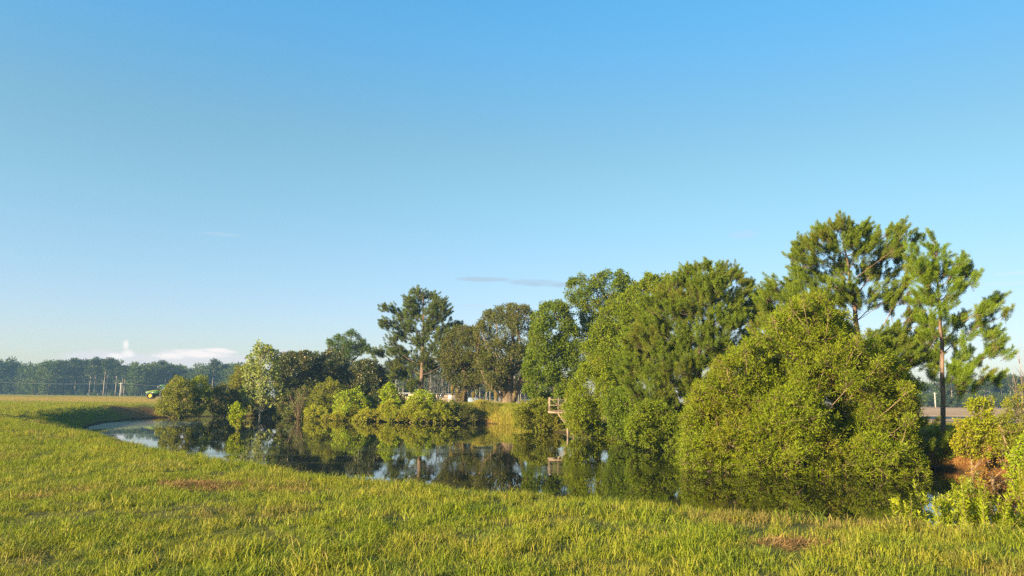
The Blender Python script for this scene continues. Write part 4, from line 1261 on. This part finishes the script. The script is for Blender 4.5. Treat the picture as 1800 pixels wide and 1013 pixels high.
# ------------------------------------------------------------------ utility poles and wires
WOODP = bark_mat("pole_wood", (.30, .28, .25), (.48, .45, .42), 3.0)
def utility_pole(px, top_py, Y, label, r=.17):
    p = at(px, top_py, Y); z0 = gz1(p[0], p[1])
    root = tag(empty('utility_pole', (p[0], p[1], z0)), label, 'utility pole')
    H = p[2] - z0
    MB().bar((0, 0, -.3), (0, 0, H), r, 10, r * .7).build('pole', WOODP, root, smooth=True)
    MB().box((0, -r - .02, H - .5), (2.2, .12, .14), 0, .01).build('crossarm', WOODP, root)
    ins = MB()
    for dx in (-.95, .95, -.4):
        ins.bar((dx, -r - .02, H - .42), (dx, -r - .02, H - .22), .05, 8, .03)
    ins.build('insulator', plain_mat("glazed_insulator", (.35, .33, .3), None, .3), root, smooth=True)
    return np.array([p[0], p[1], p[2]])
tp = utility_pole(213, 673, 425, 'thin pale utility pole standing in front of the wood near the tractor', .32)
tp2 = utility_pole(1643, 690, 398, 'pale utility pole seen past the young pine across the ploughed field', .3)
WIRE = plain_mat("cable_metal", (.10, .10, .11), None, .5)
def cable(name, label, a, b_, r, sag):
    a, b_ = np.array(a, float), np.array(b_, float)
    tt = np.linspace(0, 1, 15)[:, None]
    pts = a + (b_ - a) * tt; pts[:, 2] -= (4 * tt * (1 - tt))[:, 0] * sag
    v, f = tube(pts - a, np.full(15, r), 5)
    mb = MB(); mb.add(v, f)
    o = mb.build(name, WIRE)
    o.location = a
    return tag(o, label, 'cable')
cable('power_cable', 'thin cable running from the pale utility pole towards the tractor', tp + (.9, -.3, -.2), at(420, 680, 425), .05, 1.2)
cable('power_cable', 'thin cable running from the pale utility pole away along the wood', tp + (-.9, -.3, -.2), at(-60, 668, 425), .05, 1.2)
cable('power_cable', 'thin cable strung behind the massive oak above the blue roofed shed', at(700, 696.5, 215), at(1000, 698.5, 215), .035, .15)

# ------------------------------------------------------------------ tractor
GREEN = plain_mat("tractor_green_paint", (.045, .13, .03), (.04, .10, .025), .4, 1.5, spec=.5)
YELLOW = plain_mat("tractor_yellow_paint", (.75, .55, .02), (.65, .45, .02), .35, 1.5)
RUBBER = plain_mat("tyre_rubber", (.022, .022, .022), (.06, .05, .04), .85, 4.0, bump=.3)
BLACK = plain_mat("black_steel", (.02, .02, .022), None, .45)
GLASS = plain_mat("cab_glass", (.09, .16, .17), (.12, .20, .21), .06, .5, spec=.8)
WHITE = plain_mat("white_lamp_glass", (.75, .76, .78), None, .2)
p = at(291, 701, 176); z0 = gz1(p[0], p[1])
tr = tag(empty('tractor', (p[0], p[1], z0)), 'green and yellow tractor half hidden behind the rounded olive bush', 'tractor')
# nose towards -x, the rear axle at x=0
MB().prism([(-4.0, 1.05), (-4.05, 1.35), (-3.7, 1.62), (-2.6, 1.82), (-1.0, 1.95), (-1.0, 1.10), (-3.2, 1.0)], -.42, .42).build('hood', GREEN, tr)
MB().prism([(-4.0, 1.60), (-3.66, 1.66), (-2.6, 1.86), (-1.0, 1.99), (-1.0, 1.95), (-2.6, 1.82), (-3.7, 1.62)], -.44, .44).build('hood_stripe', YELLOW, tr)
MB().box((-4.08, 0, 1.42), (.10, .62, .34), 0, .03).build('headlight', WHITE, tr)
MB().box((-2.2, 0, .85), (3.4, .5, .5), 0, .04).build('chassis', BLACK, tr)
cab = MB()
for x_, y_ in ((-.95, -.72), (-.95, .72), (.75, -.78), (.75, .78)):
    cab.plank((x_, y_, 1.2), (x_ * .9 + .0, y_ * .92, 2.85), .09, .09)
cab.box((-.1, 0, 1.25), (1.8, 1.55, .5), 0, .05)
cabo = cab.build('cab', GREEN, tr)
MB().box((-.1, 0, 2.12), (1.52, 1.30, 1.26), 0, .05).build('pane', GLASS, cabo)
MB().box((-.15, 0, 2.97), (2.15, 1.75, .22), 0, .08).build('cab_roof', GREEN, tr)
ml = MB().plank((-1.1, -.85, 2.85), (-1.35, -1.15, 2.8), .04, .04); ml.box((-1.36, -1.2, 2.62), (.06, .22, .42), 0, .02); ml.build('mirror', WHITE, tr)
MB().bar((-1.25, -.55, 1.7), (-1.25, -.55, 3.1), .07, 10, .06).build('exhaust', BLACK, tr, smooth=True)
for xx, yy, rr, ww in ((-3.05, -.85, .70, .42), (-3.05, .85, .70, .42), (.0, -.98, 1.0, .58), (.0, .98, 1.0, .58)):
    w = MB().ring((xx, yy, rr), rr * .2, rr * .60, ww * .5, 28); w.bar((xx, yy - ww * .3, rr), (xx, yy + ww * .3, rr), rr * .24, 14)
    wheel = w.build('wheel', YELLOW, tr)
    MB().ring((xx, yy, rr), rr * .58, rr, ww, 36, .035).build('tyre', RUBBER, wheel)
for yy in (-.95, .95):
    MB().prism([(-1.15, 1.45), (-.9, 1.85), (-.3, 2.1), (.4, 2.08), (.95, 1.75), (1.12, 1.5), (1.04, 1.46), (.85, 1.68), (.35, 1.98), (-.28, 2.0), (-.82, 1.78), (-1.06, 1.42)], yy - .3, yy + .3).build('fender', GREEN, tr)
tr.rotation_euler = (0, 0, math.radians(6))

# ------------------------------------------------------------------ long white building and the shed beside it
PLASTER = plain_mat("pale_painted_wall", (.52, .40, .29), (.42, .33, .24), .85, .8)
ROOFM = plain_mat("grey_metal_roof", (.26, .27, .29), (.2, .21, .23), .5, .6)
BLUEROOF = plain_mat("weathered_blue_roof", (.15, .19, .23), (.22, .26, .30), .75, .9)
DOORM = plain_mat("grey_door_paint", (.42, .40, .38), None, .6)
DGLASS = plain_mat("dark_window_glass", (.03, .04, .05), None, .1, spec=.8)
Yh = 205.0
a = at(668, 711, Yh); c = at(819.5, 711, Yh); z0 = gz1((a[0] + c[0]) / 2, Yh)
Wd = c[0] - a[0]; H = at(740, 692.5, Yh)[2] - z0
hb = tag(empty('building', ((a[0] + c[0]) / 2, Yh, z0)), 'long low white building with a grey roof behind the trees', 'building')
MB().box((0, 3.5, H / 2 - .15), (Wd, 7.0, H + .3)).build('wall', PLASTER, hb)
MB().prism([(-Wd / 2 - .25, H), (Wd / 2 + .25, H), (Wd / 2 + .25, H + .22), (-Wd / 2 - .25, H + .22)], -.45, 7.4).build('roof', ROOFM, hb)
for xx in (-7.5, -1.0, 6.9):
    fr = MB()
    for q_ in ((0, 0, 2.05, 1.1, .08), ):
        fr.box((xx, -.03, 1.02), (1.06, .06, 2.04), 0, .01)
    d_ = fr.build('door', DOORM, hb)
    MB().bar((xx + .38, -.08, 1.0), (xx + .38, -.14, 1.0), .035, 8).build('handle', BLACK, d_)
for xx in (-9.4, -4.5, 2.4, 4.6):
    w_ = MB(); w_.box((xx, -.02, 1.65), (1.3, .05, .9), 0, .01)
    wo_ = w_.build('window', plain_mat("white_window_frame", (.42, .40, .37), None, .5), hb)
    MB().box((xx, -.05, 1.65), (1.14, .03, .74)).build('pane', DGLASS, wo_)
a = at(820.5, 711, 203); c = at(849, 711, 203); z0 = gz1((a[0] + c[0]) / 2, 203)
Wd = c[0] - a[0]; He = at(835, 706.0, 203)[2] - z0; Hr = at(835, 699.3, 203)[2] - z0
sh = tag(empty('shed', ((a[0] + c[0]) / 2, 203, z0)), 'low open shed with a hipped blue grey roof beside the white building', 'shed')
rf = MB()
hw = Wd / 2
v = [(-hw, -.4, He), (hw, -.4, He), (hw, 5.4, He), (-hw, 5.4, He), (-hw + .3, 1.8, Hr), (hw - 1.6, 1.8, Hr), (hw - 1.6, 3.2, Hr), (-hw + .3, 3.2, Hr)]
v2 = [(x_, y_, z_ - .1) for x_, y_, z_ in v]
rf.add(v + v2, [(0, 1, 5, 4), (1, 2, 6, 5), (2, 3, 7, 6), (3, 0, 4, 7), (4, 5, 6, 7), (8, 12, 13, 9), (9, 13, 14, 10), (10, 14, 15, 11), (11, 15, 12, 8), (12, 15, 14, 13), (0, 8, 9, 1), (1, 9, 10, 2), (2, 10, 11, 3), (3, 11, 8, 0)])
rf.build('roof', BLUEROOF, sh)
for xx in (-hw + .1, -hw * .33, hw * .33, hw - .1):
    for yy in (-.2, 5.2):
        MB().box((xx, yy, He / 2 - .1), (.12, .12, He), 0, .01).build('post', plain_mat("grey_post_paint", (.35, .36, .37), None, .6), sh)
MB().box((-.2, 3.0, He / 2 - .12), (Wd * .8, 1.6, He - .08), 0, .02).build('back_wall', plain_mat("dark_shed_boards", (.06, .075, .09), (.1, .11, .12), .8), sh)

# ------------------------------------------------------------------ wooden platform over the water
TIMBER = plain_mat("weathered_timber", (.24, .18, .125), (.12, .09, .065), .9, 4.0, bump=.6)
Yd = 72.0
sc = Yd / F_PX
b = at(997, 762, Yd); b[2] = ZW
dk = tag(empty('wooden_platform', b), 'weathered wooden viewing platform with railings on slanting struts over the water', 'platform')
def D_(px, py, dy=0.0):
    return at(px, py, Yd) - b + np.array([0, dy, 0])
dep = 1.8
for px, dy in ((966.5, 0), (981.5, 0), (996, 0), (966.5, dep), (996, dep), (1011, 0), (1011, dep)):
    top = D_(px, 698.5, dy); bot = D_(px, 723, dy)
    MB().plank(bot, top, .095, .095).build('post', TIMBER, dk)
for py in (702.5, 712.8):
    for dy, off in ((0, -.075), (dep, .075)):
        MB().plank(D_(966, py, dy + off), D_(1012, py + .4, dy + off), .11 if py < 705 else .10, .03).build('rail', TIMBER, dk)
    MB().plank(D_(966.5, py, .06), D_(966.5, py, dep - .06), .035, .13).build('rail', TIMBER, dk)
MB().plank(D_(966.5, 699.5, -.115), D_(988, 721, -.115), .10, .035).build('brace', TIMBER, dk)
MB().plank(D_(1000, 713, -.115), D_(989, 721, -.115), .10, .035).build('brace', TIMBER, dk)
for k in range(12):
    x0 = D_(965.5 + k * 4.0, 722.0); 
    MB().box((x0[0] + .1, dep / 2, x0[2]), (.185, dep + .3, .04), 0, .006).build('deck_board', TIMBER, dk)
for dy in (.05, dep - .05):
    MB().plank(D_(965, 725, dy), D_(1013, 725.6, dy), .06, .17).build('beam', TIMBER, dk)
foot = D_(997.5, 751)
for px in (979.5, 987, 991.5):
    MB().plank(D_(px, 725, .12), foot + np.array([0, .02, 0]), .10, .10).build('strut', TIMBER, dk)
MB().plank(D_(996.5, 726, .3), D_(996.8, 752, .25), .10, .10).build('strut', TIMBER, dk)
MB().bar(D_(997.6, 749, .1), D_(998.6, 772, .1), .085, 10).build('pile', TIMBER, dk, smooth=True)
MB().bar(D_(1011, 726, dep - .2), D_(1011, 768, dep - .2), .085, 10).build('pile', TIMBER, dk, smooth=True)

# ------------------------------------------------------------------ grass
def blade_tuft(rg, n=30, rad=.14, hmin=.07, hmax=.2, w=.006, lean=.6):
    V, T = [], []
    for i in range(n):
        a = rg.uniform(0, 2 * math.pi); d = rad * math.sqrt(rg.uniform())
        p = np.array([math.cos(a) * d, math.sin(a) * d, -.01])
        h = rg.uniform(hmin, hmax)
        la = rg.uniform(0, 2 * math.pi); ln = np.array([math.cos(la), math.sin(la), 0]) * h * rg.uniform(.15, lean) + np.array([math.cos(a), math.sin(a), 0]) * h * .15
        s = np.array([-math.sin(la + rg.normal() * .6), math.cos(la), 0]) * w * rg.uniform(.7, 1.3) * .5
        m1 = p + np.array([0, 0, h * .45]) + ln * .22
        m2 = p + np.array([0, 0, h * .80]) + ln * .6
        t_ = p + np.array([0, 0, h * (.98 - .25 * rg.uniform())]) + ln * 1.15
        V += [p - s * .7, p + s * .7, m1 + s, m1 - s, m2 + s * .75, m2 - s * .75, t_]
        T += [rg.uniform()] * 3
    return np.array(V), T

def scatter_grass(name, label, pts, idx, rotz, scl, dryv, tufts, mat):
    """one object: a loose point per tuft plus the tuft shapes; nodes set a tuft on every point"""
    V = [pts]; kind = [np.zeros(len(pts))]; flat, tot, tint = [], [], []
    off = len(pts)
    for k, (tv, tt) in enumerate(tufts):
        nb = len(tv) // 7
        V.append(tv); kind.append(np.full(len(tv), k + 1))
        for i in range(nb):
            o = off + i * 7
            flat += [o, o + 1, o + 2, o + 3, o + 3, o + 2, o + 4, o + 5, o + 5, o + 4, o + 6]
            tot += [4, 4, 3]
        tint += tt
        off += len(tv)
    z = np.zeros(off - len(pts))
    V = np.concatenate(V)
    me = mesh_from(name, V, flat, tot, mat, tint, extra={'kind_id': ('POINT', np.concatenate(kind)), 'pick': ('POINT', np.r_[idx, z]), 'rotz': ('POINT', np.r_[rotz, z]), 'scl': ('POINT', np.r_[scl, z]), 'dry': ('POINT', np.r_[dryv, z])})
    o = link(name, me)
    ng = bpy.data.node_groups.new(name + '_scatter', 'GeometryNodeTree')
    ng.interface.new_socket('Geometry', in_out='INPUT', socket_type='NodeSocketGeometry')
    ng.interface.new_socket('Geometry', in_out='OUTPUT', socket_type='NodeSocketGeometry')
    nd = ng.nodes
    gi = nd.new('NodeGroupInput'); go = nd.new('NodeGroupOutput')
    def named(nm):
        a_ = nd.new('GeometryNodeInputNamedAttribute'); a_.data_type = 'FLOAT'; a_.inputs[0].default_value = nm
        return a_.outputs[0]
    def split(k):
        c = nd.new('FunctionNodeCompare'); c.data_type = 'FLOAT'; c.operation = 'EQUAL'
        ng.links.new(named('kind_id'), c.inputs[0]); c.inputs[1].default_value = float(k); c.inputs['Epsilon'].default_value = .1
        s_ = nd.new('GeometryNodeSeparateGeometry'); s_.domain = 'POINT'
        ng.links.new(gi.outputs[0], s_.inputs[0]); ng.links.new(c.outputs[0], s_.inputs[1])
        return s_.outputs[0]
    g2i = nd.new('GeometryNodeGeometryToInstance')
    for k in range(len(tufts), 0, -1):
        ng.links.new(split(k), g2i.inputs[0])
    m2p = nd.new('GeometryNodeMeshToPoints')
    ng.links.new(split(0), m2p.inputs[0])
    iop = nd.new('GeometryNodeInstanceOnPoints')
    ng.links.new(m2p.outputs[0], iop.inputs['Points'])
    ng.links.new(g2i.outputs[0], iop.inputs['Instance'])
    iop.inputs['Pick Instance'].default_value = True
    ng.links.new(named('pick'), iop.inputs['Instance Index'])
    cx_ = nd.new('ShaderNodeCombineXYZ'); ng.links.new(named('rotz'), cx_.inputs[2])
    ng.links.new(cx_.outputs[0], iop.inputs['Rotation'])
    ng.links.new(named('scl'), iop.inputs['Scale'])
    ng.links.new(iop.outputs[0], go.inputs[0])
    md = o.modifiers.new('scatter', 'NODES'); md.node_group = ng
    tag(o, label, 'grass', None, 'stuff')
    return o

m, t = new_mat("grass_blades")
N = NT(t)
tint = N.attr('tint')
pos = N.pos()
p1 = N.noise(pos, .7, 5.0, .68); p2 = N.noise(pos, 4.5, 4.0, .65)
col = N.mix(tint, (.135, .19, .010), (.32, .345, .026))
col = N.mix(N.math('MULTIPLY', N.ramp(p1, .42, .62), .72), col, (.36, .325, .036))
col = N.mix(N.math('MULTIPLY', N.ramp(p2, .52, .72), .5), col, (.075, .135, .03))
p3 = N.noise(N.scaled(pos, (1, 1, 1), (13, 5, 0)), .9, 4.0, .6)
col = N.mix(N.math('MULTIPLY', N.ramp(p3, .54, .68), .5), col, (.12, .19, .035))
col = N.mix(N.math('MULTIPLY', N.ramp(tint, .86, .94), N.ramp(p1, .3, .6)), col, (.36, .26, .08))
col = N.mix(N.attr('dry', 'INSTANCER'), col, (.30, .20, .07))
p = N.n('ShaderNodeBsdfPrincipled', {'Base Color': col, 'Roughness': .5, 'Specular IOR Level': .2})
tr_ = N.n('ShaderNodeBsdfTranslucent', {'Color': N.mix(.3, col, (.24, .28, .02))})
ms = N.n('ShaderNodeMixShader', {0: .4})
t.links.new(p.outputs[0], ms.inputs[1]); t.links.new(tr_.outputs[0], ms.inputs[2])
N.out(ms)
M_GRASS = m

rg = R(200)
tufts = [blade_tuft(rg, 30, .12 + .02 * (k % 2), .03, .105 + .02 * (k % 3), .0060, 1.7 if k % 2 else 1.0) for k in range(6)]
tufts += [blade_tuft(rg, 26, .10, .07, .17, .0062, 1.2) for k in range(2)]
PX, PY, SC = [], [], []
def region(y0, y1, dens, sc, xl=None, xr=None):
    xl = (lambda y: -.70 * y - 2.5) if xl is None else xl
    xr = (lambda y: .70 * y + 2.5) if xr is None else xr
    x0, x1 = min(xl(y0), xl(y1)), max(xr(y0), xr(y1))
    n = int((x1 - x0) * (y1 - y0) * dens)
    x = rg.uniform(x0, x1, n); y = rg.uniform(y0, y1, n)
    k = (x > np.vectorize(xl)(y)) & (x < np.vectorize(xr)(y))
    PX.append(x[k]); PY.append(y[k]); SC.append(np.full(k.sum(), sc))
region(5.5, 11, 50, .95)
region(11, 18, 36, 1.0)
region(18, 30, 22, 1.15)
region(30, 50, 11, 1.45, xr=lambda y: -.2 * y)
region(50, 80, 5.0, 1.8, xr=lambda y: -22)
region(80, 125, 2.2, 2.2, xr=lambda y: -34)
region(85, 125, 7, 2.2, xl=lambda y: -14, xr=lambda y: 14)
region(36, 64, 4.0, 1.6, xl=lambda y: 16, xr=lambda y: .72 * y)
px_, py_, sc_ = np.concatenate(PX), np.concatenate(PY), np.concatenate(SC)
dw, iw = poly_sdf(px_, py_, water_poly)
cl_ = clay_mask(px_, py_)
zz = ground_z(px_, py_)
thatch = [P2(gz(352, 855, 0)), P2(gz(1405, 962, 0)), P2(gz(48, 875, 0)), P2(gz(520, 853, 0)), P2(gz(225, 779, 0))]
tr2 = [(.85, .75), (.55, .45), (.35, .3), (.3, .3), (.5, .5)]
bald = np.zeros(len(px_))
for (tx, ty), (rx, ry) in zip(thatch, tr2):
    bald = np.maximum(bald, ss(1.25, .5, np.sqrt(((px_ - tx) / rx) ** 2 + ((py_ - ty) / ry) ** 2)))
keep = (zz > ZW + .08) & (rg.uniform(size=len(px_)) > cl_ * 1.15) & (rg.uniform(size=len(px_)) > bald * .85 * (.55 + .9 * fbm(px_ * 3, py_ * 3, 12, 3)))
clumpy = fbm(px_ * .9, py_ * .9, 55, 3)
keep &= rg.uniform(size=len(px_)) < .74 + .8 * np.clip(clumpy - .25, 0, .5)
px_, py_, sc_, zz, clumpy = px_[keep], py_[keep], sc_[keep], zz[keep], clumpy[keep]
n = len(px_)
idx = rg.integers(0, 6, n)
tall = rg.uniform(size=n) < (.10 + .4 * (clumpy > .62))
dl_, _ = poly_sdf(px_, py_, lip_poly)
tall |= (dl_ < 1.1) & (rg.uniform(size=n) < .6)
idx = np.where(tall, 6 + rg.integers(0, 2, n), idx)
scl = sc_ * rg.uniform(.7, 1.3, n) * (.42 + 1.15 * fbm(px_ * 1.1 + 3, py_ * 1.1, 57, 4))
dryv = np.clip((fbm(px_ * .6 + 7, py_ * .6, 66, 4) - .58) * 4, 0, .75) * (rg.uniform(size=n) < .7)
scatter_grass('grass', 'uneven yellow green pasture grass along the near bank', np.stack([px_, py_, zz], 1), idx, rg.uniform(0, 6.28, n), scl, dryv, tufts, M_GRASS)

# dead thatch lying in the bare patches
m = leaf_mat("dead_thatch", (.15, .08, .03), (.32, .20, .085), (.24, .15, .05), .15, .8, .1)
Vs, Ts = [], []
for (tx, ty), (rx, ry) in zip(thatch, tr2):
    n = int(1900 * rx * ry / .4)
    a = rg.uniform(0, 2 * math.pi, n); d = np.sqrt(rg.uniform(0, 1, n)) * (1 + .25 * np.sin(a * 3))
    x = tx + np.cos(a) * d * rx; y = ty + np.sin(a) * d * ry
    z = ground_z(x, y) + .01 + .07 * (1 - d.clip(0, 1)) * rg.uniform(0, 1, n)
    D = unit(np.stack([rg.normal(size=n), rg.normal(size=n), np.abs(rg.normal(size=n)) * .25], 1))
    Vs.append(leaves_quads(np.stack([x, y, z], 1), D, unit(np.array([0, 0, 1.0]) + rg.normal(size=(n, 3)) * .3), rg.uniform(.08, .2, n), .007)); Ts.append(rg.uniform(0, 1, n))
o = link('dead_grass', quad_mesh('dead_grass', np.concatenate(Vs), m, np.concatenate(Ts)))
tag(o, 'reddish brown dead grass matted in bare patches of the pasture', 'grass', None, 'stuff')

# dry orange grass and straw on the clay bank, and golden reeds at the far shore
def standing_grass(name, label, x, y, hmin, hmax, w, mat, rg, lean=.25):
    n = len(x); z = ground_z(x, y)
    k = z > ZW - .1
    x, y, z = x[k], y[k], z[k]; n = len(x)
    D = unit(np.array([0, 0, 1.0]) + rg.normal(size=(n, 3)) * np.array([lean, lean, .05]))
    L = rg.uniform(hmin, hmax, n)
    p0 = np.stack([x, y, z - .02], 1)
    v1 = leaves_quads(p0, D, rand_dirs(rg, n), L * .7, w)
    D2 = unit(D + rg.normal(size=(n, 3)) * .35 + np.array([0, 0, -.15]))
    v2 = leaves_quads(p0 + D * (L * .55)[:, None], D2, rand_dirs(rg, n), L * .55, w * .8)
    o = link(name, quad_mesh(name, np.concatenate([v1, v2]), mat, np.tile(rg.uniform(0, 1, n), 2)))
    return tag(o, label, 'grass', None, 'stuff')
rg = R(210)
x = rg.uniform(13, 27, 26000); y = rg.uniform(21, 46, 26000)
dw, iw = poly_sdf(x, y, water_poly)
k = (~iw) & (dw > .5) & (fbm(x * .7, y * .7, 88, 3) > .43)
standing_grass('dry_grass', 'dry orange grass covering the clay bank by the young pine', x[k], y[k], .15, .5, .02, leaf_mat("dry_orange_grass", (.20, .13, .035), (.42, .22, .07), (.13, .14, .03), .35), rg, .35)
rg = R(211)
c = [gz(px, py, ZW) for px, py in ((836, 743.5), (848, 744), (862, 744.3), (878, 745.6), (896, 747), (914, 748.5), (936, 753))]
c = np.array(c)
n = 8000
tpar = rg.uniform(0, 6, n); i = np.minimum(tpar.astype(int), 5)
q_ = c[i] + (c[i + 1] - c[i]) * (tpar - i)[:, None]
standing_grass('reeds', 'golden reeds and tall grass at the waterline below the oak', q_[:, 0] + rg.normal(size=n) * .3, q_[:, 1] + np.abs(rg.normal(size=n)) * 1.6 * (.2 + 1.2 * vnoise(tpar * 3, tpar * 0, 3)) + .05, .25, .95, .03, leaf_mat("golden_reeds", (.17, .175, .02), (.36, .28, .05), (.15, .17, .03), .35), rg, .2)
rg = R(213)
x = rg.uniform(-11, 7, 40000); y = rg.uniform(86, 114, 40000)
dw, iw = poly_sdf(x, y, water_poly)
k = (~iw) & (dw > .2) & (fbm(x * .45, y * .45, 91, 3) > .42) & (rg.uniform(size=len(x)) < np.clip(1.2 - dw / 12, .1, 1))
standing_grass('tall_grass', 'rank green weeds growing up the grassy bank below the oak', x[k], y[k], .15, .6, .035, leaf_mat("bank_weeds", (.09, .12, .012), (.22, .22, .025), (.30, .24, .04), .35), rg, .4)
rg = R(214)
n = 12000
c = np.array([gz(px, np.interp(px, [440, 520, 600, 700, 790, 840], [732, 735, 739, 742, 744, 744]), ZW) for px in np.linspace(470, 838, 24)])
tpar = rg.uniform(0, 23, n); i = np.minimum(tpar.astype(int), 22)
q_ = c[i] + (c[i + 1] - c[i]) * (tpar - i)[:, None]
keep_ = vnoise(tpar * 1.7, tpar * 0, 8) > .5
standing_grass('waterside_grass', 'rank yellow green grass and herbs along the far waterline under the bushes', q_[keep_, 0] + rg.normal(size=keep_.sum()) * .4, q_[keep_, 1] + np.abs(rg.normal(size=keep_.sum())) * 1.3 + .15, .2, .6, .03, leaf_mat("waterside_herbs", (.10, .10, .012), (.24, .20, .025), (.30, .20, .05), .3), rg, .35)
rg = R(212)
n = 5000
q_ = np.array([gz(px, 734, ZW) for px in np.linspace(272, 372, 11)])
tpar = rg.uniform(0, 10, n); i = np.minimum(tpar.astype(int), 9)
q_ = q_[i] + (q_[i + 1] - q_[i]) * (tpar - i)[:, None]
standing_grass('tall_grass', 'tall yellowish grass at the waterline below the rounded olive bush', q_[:, 0] + rg.normal(size=n) * .3, q_[:, 1] + np.abs(rg.normal(size=n)) * 1.6 + .1, .4, 1.2, .03, leaf_mat("yellowish_tall_grass", (.14, .15, .025), (.28, .24, .05), None, .35), rg, .22)

# ------------------------------------------------------------------ morning haze
m, t = new_mat("morning_haze")
N = NT(t)
N.out(None, N.n('ShaderNodeVolumePrincipled', {'Color': (.36, .66, 1.0), 'Density': .00033, 'Anisotropy': .35}))
m.cycles.volume_sampling = 'DISTANCE'
hz = MB(); hz.box((0, 450, 11.5), (1900, 1200, 33))
tag(hz.build('haze', m), 'thin bluish morning haze', 'haze', None, 'stuff')
